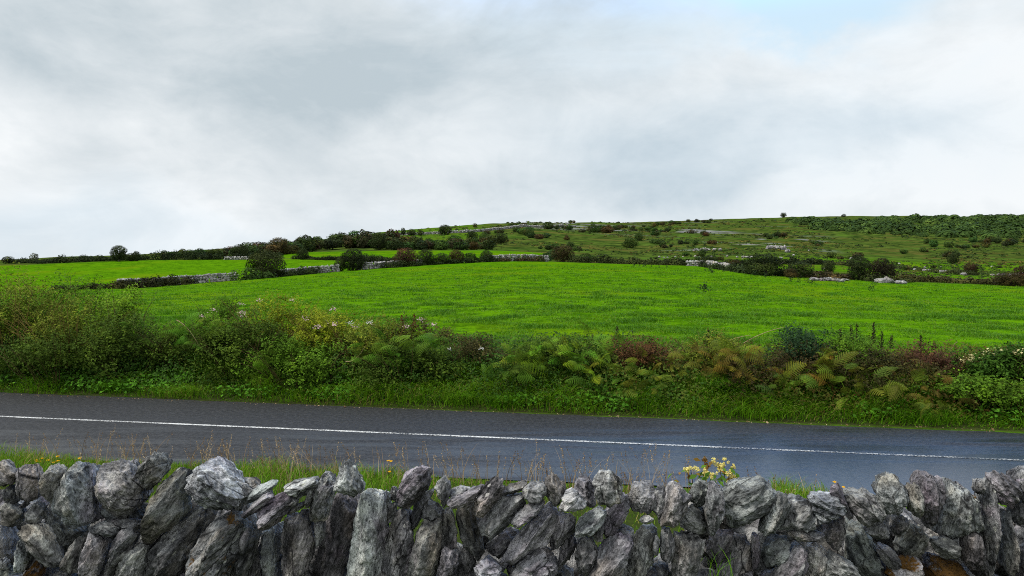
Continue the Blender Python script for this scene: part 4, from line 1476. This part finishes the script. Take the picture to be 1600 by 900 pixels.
        tag(ob('dry_stalk', mb.mesh('dry_stalk', [M['straw']]), loc=p), label, 'dry stalk', 'bare stalks on the hedge')
    # tussocky grass leaves seen through the wall and a sprig growing in its foot
    g = gp(1112, 3.0)
    mb = MB()
    P = np.stack([rng.normal(0, .03, 14), rng.normal(0, .02, 14), np.full(14, 0.0)], 1)
    V, Q, T, t = blades(P, rng.uniform(.06, .14, 14), rng.normal(0, .3, (14, 2)), .004, rng, rng.uniform(.3, .7, 14), 4, .2)
    mb.add(V, Q, T, t)
    tag(ob('grass_sprig', mb.mesh('grass_sprig', [M['grass']]), loc=(g.x, 2.92, zpix(905, 2.92))), 'thin grass sprig growing out of the wall below the cream meadowsweet', 'grass sprig')


build_small_plants()

# ------------------------------------------------------------------ trees, scrub, hedges and stone walls of the far fields and hill
def crown_mesh(seed, kind, n, name='crown', trunk=False):
    """A crown of unit height (width about 1.2), standing on the ground; KIND sets its outline."""
    rng = np.random.default_rng(seed)
    lobes = {'round': 26, 'tree': 22, 'wide': 22, 'scrub': 12}[kind]
    L = unit(rng.normal(0, 1, (lobes, 3)))
    L *= rng.uniform(0.45, 0.95, (lobes, 1))
    c, R = {'round': ((0, 0, .50), (.46, .42, .40)), 'tree': ((0, 0, .62), (.42, .40, .30)), 'wide': ((0, 0, .60), (.62, .5, .26)), 'scrub': ((0, 0, .40), (.62, .5, .44))}[kind]
    k = rng.integers(0, lobes, n)
    d = unit(rng.normal(0, 1, (n, 3)))
    # an uneven dome: the radius swells over each lobe and sinks between them
    U = unit(L)
    near = (d @ U.T).max(1)
    k = (d @ U.T).argmax(1)
    rr = (.66 + .34 * sstep(near, .6, 1.0) + .22 * fbm(d * 2.6 + seed, 4, 5)) * np.where(rng.random(n) < .45, rng.uniform(.0, 1.0, n), rng.uniform(.5, 1.0, n)) ** .33
    P = d * rr[:, None] * np.array(R) + np.array(c)
    keep = fbm(d * 3.1 + 9 + seed, 3, 8) > -.30
    P, d, k, n = P[keep], d[keep], k[keep], int(keep.sum())
    P[:, 2] = np.maximum(P[:, 2], 0.01 if kind != 'tree' else .2)
    P[:, 0] *= .5 / np.percentile(np.abs(P[:, 0]), 98.5)
    lo = .16 if kind == 'tree' else .02
    z0, z1 = np.percentile(P[:, 2], 1), np.percentile(P[:, 2], 99)
    P[:, 2] = lo + (P[:, 2] - z0) / (z1 - z0) * (1 - lo)
    N = unit(d + .3 * L[k] + [0, 0, .5])
    tint = np.clip(.45 + .16 * rng.normal(0, 1, lobes)[k] + rng.normal(0, .15, n) + .10 * d[:, 2], 0, 1)
    V, q, t = leaves(P, N, .082 * (1500 / n) ** .45, rng, tint, .7, .12, .35)
    mb = MB()
    mb.add(V, q, tint=t)
    if trunk:
        wood(mb, rng, c, R, 1)
    return mb.mesh(name, [M['leaf'], M['bark']] if trunk else [M['leaf']])


def wood(mb, rng, c, R, mat=0):
    lean = rng.normal(0, .06, 2)
    P = np.array([[0, 0, -.06], [lean[0] * .4, lean[1] * .4, .14], [lean[0], lean[1], .34], [lean[0] * 1.2, lean[1], .62]])
    V, q = tube(P, [.050, .036, .028, .012], 7)
    mb.add(V, q, tint=.5, mat=mat)
    for k in range(7):
        a = k * 2 * math.pi / 7 + rng.normal(0, .3)
        b = P[1] * (1 - k / 9) + P[2] * (k / 9)
        e = np.array([math.cos(a) * R[0] * .85, math.sin(a) * R[1] * .85, c[2] + R[2] * rng.uniform(-.3, .7)])
        m = .5 * (b + e) + [0, 0, -.04]
        V, q = tube(np.array([b, m, e]), [.022, .014, .005], 5)
        mb.add(V, q, tint=.5, mat=mat)


def wood_mesh(seed, kind):
    rng = np.random.default_rng(seed)
    mb = MB()
    c, R = {'round': ((0, 0, .50), (.46, .42, .40)), 'tree': ((0, 0, .62), (.42, .40, .30)), 'wide': ((0, 0, .60), (.62, .5, .26)), 'scrub': ((0, 0, .40), (.62, .5, .44))}[kind]
    wood(mb, rng, c, R)
    return mb.mesh('trunk', [M['bark']])


def build_trees():
    rng = np.random.default_rng(17)
    big = {k: [(crown_mesh(100 + 7 * i + len(k), k, 5200), wood_mesh(50 + i, k)) for i in range(3)] for k in ('round', 'tree', 'wide', 'scrub')}
    small = {k: [crown_mesh(200 + 7 * i + len(k), k, 700, 'bush', True) for i in range(4)] for k in ('round', 'tree', 'wide', 'scrub')}
    D, G, B, O = (0.038, 0.056, 0.018), (0.054, 0.098, 0.022), (0.076, 0.062, 0.024), (0.052, 0.046, 0.026)
    RDD = (0.068, 0.040, 0.024)
    W1 = lambda px: edge1(px)
    T = [
        # label, px, depth, width px, height px, outline, colour
        ('largest round dense thorn bush, standing on the far field wall at the left', 415, W1(415), 56, 42, 'round', (0.046, 0.060, 0.020)),
        ('round thorn bush right of the largest one, on the far field wall', 552, W1(552) - 1, 40, 33, 'round', (0.024, 0.034, 0.013)),
        ('small thorn bush touching the left side of the second round bush on the wall', 532, W1(540), 18, 20, 'round', D),
        ('spreading reddish hawthorn with bare trunks on the far field wall', 633, W1(633), 36, 28, 'wide', RDD),
        ('dark round bush right of the reddish hawthorn', 665, W1(665), 26, 24, 'round', D),
        ('low dark bush second right of the reddish hawthorn', 690, W1(690), 26, 17, 'scrub', D),
        ('brownish round bush in the middle of the row right of the reddish hawthorn', 713, W1(713), 24, 21, 'round', B),
        ('low green bush in the row before the small upright bush', 735, W1(735), 26, 15, 'scrub', G),
        ('small upright bush standing above the row on the far wall', 760, W1(760), 19, 18, 'round', D),
        ('tall dark tree on the left skyline with a smaller one beside it', 186, 192, 24, 24, 'tree', D),
        ('low dark bush between the two skyline trees at the left', 203, 192, 16, 12, 'scrub', D),
        ('small upright tree right of the tall dark tree on the left skyline', 213, 192, 13, 15, 'round', D),
        ('low dark bush at the far left end of the skyline', 13, 215, 20, 11, 'scrub', D),
        ('thin sparse shrub standing above the field edge at the far left', 53, 210, 12, 15, 'wide', (0.11, 0.13, 0.07)),
        ('rounded tree on the far edge of the left meadow', 298, 200, 24, 14, 'wide', G),
        ('dark thorn tree above the left meadow, left of the largest thorn bush', 375, 198, 28, 22, 'round', D),
        ('brownish tree behind the largest thorn bush', 436, 235, 34, 26, 'round', B),
        ('small round bush on the dividing hedge right of the largest thorn bush', 473, 186, 17, 17, 'round', D),
        ('round dark tree above the middle meadow, alone on its left side', 592, 252, 24, 26, 'round', D),
        ('dark brown bush at the right end of the middle meadow', 880, 156, 34, 24, 'scrub', B),
        ('low bush right of the brown one at the end of the middle meadow', 915, 156, 26, 14, 'scrub', G),
        ('dark bush at the broken wall where the pasture dips', 1143, 125, 28, 16, 'scrub', B),
        ('small dark bush left of the one at the broken wall', 1108, 140, 26, 18, 'scrub', D),
        ('largest dark bush mass at the right edge of the pasture', 1195, 97, 56, 32, 'scrub', D),
        ('dark spreading bush right of the largest bush mass', 1246, 96, 44, 24, 'scrub', D),
        ('low brown bush in front of the spreading bush at the pasture edge', 1237, 93, 22, 14, 'scrub', B),
        ('small dark thorn bush standing alone above the pasture on the right', 1294, 118, 19, 22, 'round', D),
        ('upright dark thorn bush, left one of the pair above the grey rocks', 1343, 97, 33, 36, 'round', D),
        ('brown-tinged thorn bush, right one of the pair above the grey rocks', 1378, 98, 36, 35, 'round', (0.036, 0.032, 0.018)),
        ('lone reddish brown bush on the rough grass at the right', 1518, 165, 21, 15, 'wide', RDD),
        ('dark bush below the wood on the right-hand slope', 1489, 235, 16, 16, 'round', D),
        ('brown bush at the right end of the bracken bank', 1578, 97, 50, 20, 'scrub', B),
        ('bush with reddish leaves at the right edge above the bracken bank', 1598, 100, 26, 30, 'scrub', RDD),
        ('lone windswept tree on the skyline of the hill', 1224, 1010, 9, 8, 'tree', D),
        ('lone bent tree on the skyline right of the windswept one', 1318, 1050, 7, 5, 'wide', D),
        ('largest rounded tree on the ridge between left wood and hilltop', 695, 430, 21, 15, 'round', D),
        ('slim upright tree left of the rounded tree on the ridge', 630, 430, 8, 12, 'tree', D),
        ('small bush beside the slim tree on the ridge', 643, 430, 14, 10, 'scrub', D),
        ('small round bush on the ridge between slim and rounded trees', 657, 428, 11, 9, 'scrub', D),
        ('dark bush on the slope below the hilltop, larger of its pair', 782, 300, 24, 16, 'scrub', D),
        ('dark bush on the slope below the hilltop, smaller of its pair', 738, 340, 17, 14, 'round', D),
        ('bush on the slope left of the pair below the hilltop', 757, 300, 16, 17, 'scrub', G),
        ('dark green bush high on the middle of the slope', 826, 400, 17, 10, 'scrub', G),
        ('dark rounded bush in the hollow in the middle of the hillside', 984, 330, 24, 16, 'scrub', G),
        ('smaller bush above the one in the hollow of the hillside', 998, 420, 13, 12, 'round', G),
        ('dark bush beside the pale boulders on the hillside', 1097, 235, 12, 12, 'round', G),
    ]
    for j, (label, px, Y, w, h, kind, col) in enumerate(T):
        Y = float(Y)
        g = gp(px, Y)
        root = ob('thorn_tree', None, loc=(g.x, g.y, g.z - .02 * h / F * Y))
        tag(root, label, 'tree' if h > 17 or 'tree' in label else 'bush', 'single trees and bushes of the far fields')
        hh = h / F * Y
        ww = w / F * Y
        root.scale = (ww * 1.03, (ww + hh) / 2, hh * 1.03)
        root.rotation_euler = (0, 0, rng.choice([0.0, math.pi]) + rng.normal(0, .25))
        cm, tm = big[kind][rng.integers(3)]
        if w < 13:
            cm = small[kind][rng.integers(4)]
            ob('crown', cm, root, col)
        else:
            ob('crown', cm, root, col)
            ob('trunk', tm, root)

    def scatter(name, cat, label, group, spots, kinds, cols):
        for px, Y, w in spots:
            g = gp(px, Y)
            k = kinds[rng.integers(len(kinds))]
            o = ob(name, small[k][rng.integers(4)], None, [c * rng.uniform(.8, 1.25) for c in cols[rng.integers(len(cols))]], (g.x, g.y, g.z - .1))
            o.scale = (w * rng.uniform(.9, 1.5), w, w * rng.uniform(.5, .85))
            o.rotation_euler = (0, 0, rng.uniform(0, 6.28))
            tag(o, label, cat, group)

    # the wood along the left-hand ridge
    sp = []
    for px in np.arange(262, 622, 8.5):
        for row in range(2):
            Y = np.interp(px, [262, 400, 520, 620], [205, 225, 275, 268]) + row * np.interp(px, [262, 400, 520, 620], [8, 60, 75, 30]) + rng.uniform(-4, 14)
            if px > 575 and row > 0:
                continue
            sp.append((px + rng.uniform(-6, 6), Y, np.interp(px, [262, 420, 520], [2.4, 4.2, 6.2]) * rng.uniform(.75, 1.35)))
    scatter('ridge_tree', 'tree', 'dark leafy tree in the wood along the left-hand ridge', 'trees of the wood on the left ridge', sp, ['round', 'tree', 'scrub'], [D, G, G, B])
    # scrub band above the middle meadow
    sp = []
    for px in np.arange(606, 770, 8):
        for row in range(2):
            sp.append((px + rng.uniform(-5, 5), 246 + row * 22 + rng.uniform(-6, 12), rng.uniform(3.0, 5.6)))
    scatter('scrub_tree', 'bush', 'dark leafy bush in the band of scrub above the middle meadow', 'bushes of the scrub band above the middle meadow', sp, ['round', 'scrub'], [D, G, B])
    # bushes dotted over the hillside
    sp = []
    while len(sp) < 230:
        px, Y = rng.uniform(690, 1600), math.exp(rng.uniform(math.log(170), math.log(880)))
        near = len(sp) > 30 and rng.random() < .62
        if near:
            q = sp[rng.integers(len(sp))]
            px, Y = q[0] + rng.normal(0, 11), q[1] * (1 + rng.normal(0, .025))
        y = HY + (H - float(ground_z((px - CX) / F * Y, Y))) / (Y / F)
        if px > 1130 and Y > 520:
            continue
        if Y < float(top4(px)) + 14 and px < 870:
            continue
        if px < 800 and y < 362 and rng.random() < .7:
            continue
        d = fbm2(px * .012, math.log(Y) * 4, 1.0, 3, 61)
        if near or rng.random() < .25 + 1.2 * d:
            sp.append((px, Y, rng.uniform(5, 15 if Y < 560 else 8) / F * Y * (1.0 if Y > 250 else .8)))
    scatter('hill_bush', 'bush', 'small dark bush dotted about the rough hillside', 'bushes dotted over the hillside', sp, ['scrub', 'round'], [D, G, G, B])


build_trees()


def joined_crowns(name, label, cat, spots, color, seed, n=70, kind='stuff', group=None, stray=.35, leaf=.22, rag=1.0):
    """A mass of low crowns as one mesh. spots: rows of x, y, z, width, height."""
    rng = np.random.default_rng(seed)
    S_ = np.asarray(spots, float)
    k = len(S_)
    d = unit(rng.normal(0, 1, (k, n, 3)))
    d[..., 2] = np.abs(d[..., 2]) * 1.1 - .15
    lump = 1 + rag * (.10 * rng.normal(0, 1, (k, n, 1)) - .35 * rng.random((k, n, 1)) ** 3)
    P = d * lump * S_[:, None, [3, 3, 4]] * [.5, .5, .85] + S_[:, None, :3]
    tint = np.clip(.48 + .22 * rng.normal(0, 1, (k, 1)) + .13 * rng.normal(0, 1, (k, n)), 0, 1)
    size = np.repeat(S_[:, 3] * leaf * (70 / n) ** .5, n)
    V, q, t = leaves(P.reshape(-1, 3), d.reshape(-1, 3) + [0, 0, .3], size, rng, tint.reshape(-1), .75, .12, stray)
    o = ob(name, mesh_from(name, V, [q], [M['leaf']], t), None, color)
    return tag(o, label, cat, group, kind)


def build_masses():
    rng = np.random.default_rng(29)
    sp = []
    while len(sp) < 820:
        px, Y = rng.uniform(1150, 1720), rng.uniform(560, 1110)
        lo = np.interp(px, [1150, 1215, 1260, 1400, 1480, 1600, 1720], [960, 820, 650, 620, 570, 590, 590])
        hi = np.interp(px, [1150, 1215, 1260, 1330, 1420, 1600, 1720], [970, 880, 900, 950, 1020, 1050, 1050])
        if not lo < Y < hi:
            continue
        edge = min(Y - lo, hi - Y) / 130
        if fbm2(px * .02, Y * .012, 1.0, 3, 44) < .45 - 1.15 * min(1, edge) - .15 * sstep(px, 1350, 1500):
            continue
        g = gp(px, Y)
        w = rng.uniform(6, 11) * rng.choice([.7, 1.0, 1.6])
        sp.append((g.x, g.y, g.z, w, w * rng.uniform(.38, .58)))
    joined_crowns('woodland', 'dark green wood covering the upper right of the hill', 'wood', sp, (0.056, 0.105, 0.024), 5, 170, stray=.13, leaf=.30, rag=.35)
    # low scrub and tussocks over the rough hillside
    sp = []
    n = 24000
    px = rng.uniform(600, 1700, n); Y = np.exp(rng.uniform(math.log(112), math.log(950), n))
    d = fbm2(px * .012, np.log(Y) * 7, 1.0, 4, 62)
    keep = (rng.random(n) < np.clip(.38 + 1.9 * d, 0, 1)) & (Y > edge1(px) + 6) & ~((px < 872) & (Y < top4(px) + 8))
    keep &= ~((px < 790) & (Y > 300) & (rng.random(n) < .75))
    px, Y = px[keep], Y[keep]
    X = (px - CX) / F * Y
    z = ground_z(X, Y)
    w = rng.uniform(1.2, 2.6, len(px)) * rng.choice([1, 1.5, 2.6], len(px)) / F * Y
    A = np.stack([X, Y, z - .05 * w, w, w * .45], 1)
    och = fbm2(X, Y, .03, 3, 88) + rng.normal(0, .25, len(X)) > .12
    joined_crowns('hillside_scrub', 'low dark green scrub over the rough hillside', 'scrub', A[~och], (0.050, 0.084, 0.020), 6, 20)
    A[:, 4] *= .6
    joined_crowns('rough_grass', 'ochre grass tussocks and bracken over the rough hillside', 'grass', A[och], (0.110, 0.105, 0.026), 7, 20)


build_masses()


def along(pts, step):
    """Evenly spaced ground points along a line given as (bearing column, depth)."""
    W = np.array([[(p - CX) / F * y, y] for p, y in pts])
    L = np.concatenate([[0], np.cumsum(np.hypot(*np.diff(W, axis=0).T))])
    u = np.arange(0, L[-1], step)
    return np.stack([np.interp(u, L, W[:, 0]), np.interp(u, L, W[:, 1])], 1)


def hedge(label, pts, h, w, color, seed, gaps=.0):
    rng = np.random.default_rng(seed)
    A = along(pts, w * .45)
    sp = []
    for x, y in A:
        f = .75 + 1.1 * fbm2(x, y, .13, 3, seed) + rng.normal(0, .14)
        if rng.random() < gaps:
            continue
        sp.append((x + rng.normal(0, w * .12), y + rng.normal(0, w * .2), float(ground_z(x, y)) + h * .12, w * rng.uniform(.8, 1.3), max(.3, h * f)))
    joined_crowns('hedge', label, 'hedge', sp, color, seed, 170, 'thing', 'hedges of the far fields')


def build_hedges():
    D, G, B = (0.030, 0.048, 0.016), (0.045, 0.085, 0.020), (0.066, 0.056, 0.024)
    e = lambda p, d=0: (p, float(edge1(p)) + d)
    hedge('dark scrubby hedge at the left end of the far field wall', [e(100, -2), e(230, -1), e(300, -1)], 1.35, 1.8, (0.034, 0.038, 0.014), 301)
    hedge('green bush hedge under the largest thorn bush', [e(374, -2), e(424, -2)], 1.7, 2.0, G, 302)
    hedge('low hedge between the two big round thorn bushes on the far wall', [e(440, -1), e(500, -1)], 1.3, 1.7, (0.030, 0.046, 0.016), 303)
    hedge('low hedge right of the second round thorn bush', [e(600, -1.5), e(652, -1.5)], 1.1, 1.6, (0.034, 0.052, 0.016), 304)
    hedge('dark hedge under the row of bushes on the far wall', [e(652, 0), e(790, 0)], 1.5, 2.0, D, 305)
    hedge('brownish hedge at the right end of the row on the far wall', [e(786, 0), e(842, 0)], 1.2, 1.8, B, 306)
    hedge('long dark hedge along the top of the left meadow', [(60, 198), (170, 196), (300, 196), (440, 196)], 2.2, 2.6, (0.024, 0.038, 0.014), 307)
    hedge('hedge on the skyline left of the tall dark tree', [(24, 214), (80, 206), (180, 200)], 1.8, 2.2, D, 308)
    hedge('dividing hedge between the left meadow and the middle meadow', [(462, 190), (540, 176), (640, 152)], 1.4, 1.9, (0.026, 0.036, 0.014), 309)
    hedge('low hedge along the right side of the middle meadow', [(842, 150), (868, 190), (862, 222)], 1.6, 2.2, G, 310)
    hedge('dense green hedge behind the crest of the pasture', [(895, 154), (960, 152), (1060, 151), (1100, 149)], 1.7, 2.4, (0.046, 0.062, 0.020), 311)
    hedge('dark hedge stepping down the right side of the pasture', [(1100, 144), (1135, 118), (1175, 101), (1240, 97)], 1.3, 2.0, (0.036, 0.056, 0.018), 312, .22)
    hedge('brown hedge between the spreading bush and the pair of thorn bushes', [(1258, 98), (1330, 99)], 1.1, 1.7, B, 313)
    hedge('brown bracken bank along the right edge of the pasture', [(1400, 101), (1450, 103), (1530, 101), (1640, 98)], 1.3, 2.2, (0.075, 0.075, 0.026), 314)
    hedge('low hedge at the foot of the pair of thorn bushes', [(1362, 95), (1420, 99)], .9, 1.6, (0.040, 0.052, 0.018), 315)
    hedge('curving overgrown bank across the rough grass on the right', [(1300, 190), (1370, 178), (1430, 172), (1520, 150)], .9, 2.2, (0.050, 0.066, 0.020), 316)
    hedge('dark scrub line at the left of the curving bank', [(1150, 165), (1230, 178), (1300, 190)], 1.6, 2.6, (0.030, 0.042, 0.015), 317)


build_hedges()


def stones_at(mb, P, w, h, rng, sub=ICO2):
    for p, a, b in zip(P, w, h):
        R = Matrix.Rotation(rng.uniform(0, 6.28), 3, 'Z') @ Matrix.Rotation(rng.normal(0, .3), 3, 'X')
        V = sub[0] * (1 + .22 * rng.normal(0, 1, (len(sub[0]), 1))) * [a * .5, a * .42, b * .5]
        mb.add(V @ np.array(R).T + p, tris=sub[1], tint=.5)


def build_stonework():
    rng = np.random.default_rng(63)

    def wall(label, pts, h, size, courses):
        A = along(pts, size * .8)
        mb = MB()
        o = np.array([*A[0], float(ground_z(*A[0]))])
        for x, y in A:
            if courses == 1 and fbm2(x, y, .35, 2, 6) < -.05:
                continue
            g = float(ground_z(x, y))
            hh = h * (1 + .25 * fbm2(x, y, .25, 2, 5))
            k = courses
            P = np.stack([x + rng.normal(0, size * .2, k), y + rng.normal(0, size * .15, k), g + hh * (np.arange(k) + .4) / k], 1) - o
            stones_at(mb, P, size * rng.uniform(.8, 1.5, k), size * rng.uniform(.7, 1.15, k) * 1.05, rng)
        tag(ob('field_wall', mb.mesh('field_wall', [M['farstone']]), loc=o), label, 'stone wall', 'dry stone walls of the far fields', 'thing')

    e = lambda p, d=0: (p, float(edge1(p)) + d)
    wall('pale dry stone wall left of the largest thorn bush, partly under scrub', [e(185), e(240), e(300), e(372)], 1.25, .42, 4)
    wall('dry stone wall half hidden by bushes between the two big round thorn bushes', [e(418), e(470), e(530)], 1.2, .42, 4)
    wall('short bare run of stone wall right of the second round thorn bush', [e(558), e(604)], 1.25, .45, 4)
    wall('stone wall behind the reddish hawthorn', [e(605), e(660)], 1.15, .45, 3)
    wall('stone wall at the right end of the row of bushes, ending at the middle meadow', [e(760), e(828), e(856, 1)], 1.35, .45, 4)
    wall('broken low wall at the right shoulder of the pasture', [(1076, 146), (1100, 144), (1120, 128), (1140, 116)], 1.1, .6, 3)
    wall('short wall beside the dark trees at the far edge of the left meadow', [(352, 194), (388, 193)], .8, .5, 2)
    wall('grey wall along the skyline left of the rounded ridge tree', [(598, 445), (640, 440), (690, 438)], 1.5, .8, 3)
    wall('grey wall along the skyline right of the rounded ridge tree', [(700, 450), (745, 470), (780, 500), (830, 560), (900, 620)], 1.7, 1.1, 2)
    wall('pale ruined wall lying across the rough hillside', [(1152, 228), (1180, 224), (1222, 226)], .65, .6, 1)
    wall('pale curving wall on top of the overgrown bank at the right', [(1318, 188), (1370, 182), (1430, 170), (1490, 156), (1510, 146)], .5, .55, 1)
    wall('far pale wall near the right edge above the rough grass', [(1565, 160), (1640, 158)], .5, .55, 1)
    wall('line of stones low in the rough grass below the lone thorn bush', [(1266, 101), (1330, 103)], .5, .45, 1)

    # outcrops and boulders
    def outcrop(label, px, Y, w, h, n, seed):
        r = np.random.default_rng(seed)
        g = gp(px, Y)
        mb = MB()
        W, Hh = w / F * Y, h / F * Y
        P = np.stack([r.uniform(-.5, .5, n) * W, r.normal(0, .4, n), np.zeros(n)], 1)
        P[:, 2] = [float(ground_z(g.x + p[0], g.y + p[1])) - g.z + Hh * .25 for p in P]
        stones_at(mb, P, W / n * r.uniform(1.3, 2.6, n), Hh * r.uniform(.5, 1.0, n), r, ICO1M)
        tag(ob('rock_outcrop', mb.mesh('rock_outcrop', [M['farstone']]), loc=g), label, 'rocks', 'rock outcrops')

    outcrop('low grey rocks breaking the pasture below the pair of thorn bushes', 1292, 87, 50, 7, 12, 1)
    outcrop('small pale rocks just above the low grey rocks in the pasture', 1312, 92, 36, 5, 8, 2)
    outcrop('long grey slab of rock in the pasture right below the pair of thorn bushes', 1391, 91, 44, 10, 6, 3)
    outcrop('pale limestone cliff showing on the hillside below the wood', 1212, 330, 30, 9, 10, 4)
    outcrop('grey rock patch left of the wood on the hillside', 1105, 300, 40, 5, 10, 5)
    outcrop('grey boulder at the left foot of the wood', 1231, 290, 9, 7, 3, 6)
    outcrop('pale rocks near the right edge in the rough grass', 1572, 150, 40, 5, 9, 7)
    outcrop('flat white stones at the edge of the bracken bank', 1506, 104, 18, 3, 5, 8)
    # lone pale boulders
    spots = [(1030, 225), (1037, 222), (1043, 222), (1055, 228), (1067, 230), (1086, 232), (1092, 222), (1112, 230), (1136, 236), (1264, 320), (1160, 215), (1095, 142), (1288, 150), (1240, 260), (1405, 215), (1445, 190), (1470, 200), (1550, 215), (1345, 240), (1330, 250)]
    for px, Y in spots:
        g = gp(px, Y)
        mb = MB()
        w = rng.uniform(2.2, 4.2) / F * Y
        stones_at(mb, np.array([[0, 0, w * .3]]), [w], [w * .8], rng, ICO1M)
        tag(ob('pale_boulder', mb.mesh('pale_boulder', [M['farstone']]), None, (1.5, 1.5, 1.45), g), 'small pale boulder lying among the rough grass of the hillside', 'boulder', 'pale boulders on the hillside')


ICO1M = ico(3)
build_stonework()


def build_pasture_grass():
    """Tussocks standing over the grazed turf, finer near the hedge."""
    rng = np.random.default_rng(91)
    n = 170000
    px = rng.uniform(-150, 1750, n)
    Y = 1 / rng.uniform(1 / 120.0, 1 / 19.0, n)
    X = (px - CX) / F * Y
    cl = fbm2(X, Y, .95, 4, 41)
    k = (road_s(X, Y) > 6.0) & (Y < edge1(px) - 1) & (cl > rng.uniform(-.25, .30, n))
    X, Y, cl, px = X[k], Y[k], cl[k], px[k]
    n = len(X)
    m = 5
    P = np.repeat(np.stack([X, Y, ground_z(X, Y) - .02], 1), m, 0)
    w = np.repeat(.020 * Y / 25, m)
    P[:, :2] += rng.normal(0, 1, (n * m, 2)) * (np.repeat(.10 + .0025 * Y, m))[:, None]
    h = np.repeat(.09 + .15 * sstep(cl, 0, .6), m) * rng.uniform(.6, 1.6, n * m)
    tint = np.clip(np.repeat(.60 - .22 * sstep(cl, .05, .5), m) + np.repeat(rng.normal(0, .10, n), m) + rng.normal(0, .11, n * m), 0, .9)
    V, Q, T, t = blades(P, h, rng.normal(0, .7, (n * m, 2)), w, rng, tint, 2, .4)
    tag(ob('pasture_grass', mesh_from('pasture_grass', V, [Q, T], [M['grass']], t)), 'grass tussocks over the bright green pasture', 'grass', None, 'stuff')
    # dark thistle clumps in the pasture
    spots = [(991, 118), (999, 117), (1007, 119), (1018, 117), (1030, 116), (1042, 117), (1102, 106), (1110, 104), (1130, 106), (1112, 96), (1180, 92), (1196, 90), (1236, 78), (1247, 78), (1262, 78), (1270, 77), (1363, 80), (1369, 80), (1362, 66), (1100, 52)]
    for px_, Y_ in spots:
        g = gp(px_, Y_)
        k = 46
        big_ = rng.uniform(.5, 1.0)
        P = rng.normal(0, 1, (k, 3)) * [.16 * big_, .14, .16] + [0, 0, .30 * big_]
        V, q, t = leaves(P, rng.normal(0, 1, (k, 3)), .20 * big_, rng, rng.uniform(.2, .8, k), .45)
        o = ob('thistle', mesh_from('thistle', V, [q], [M['leaf']], t), None, (0.035, 0.060, 0.022), g)
        tag(o, 'small dark thistle clump standing in the bright pasture', 'thistle', 'thistles in the pasture')


build_pasture_grass()
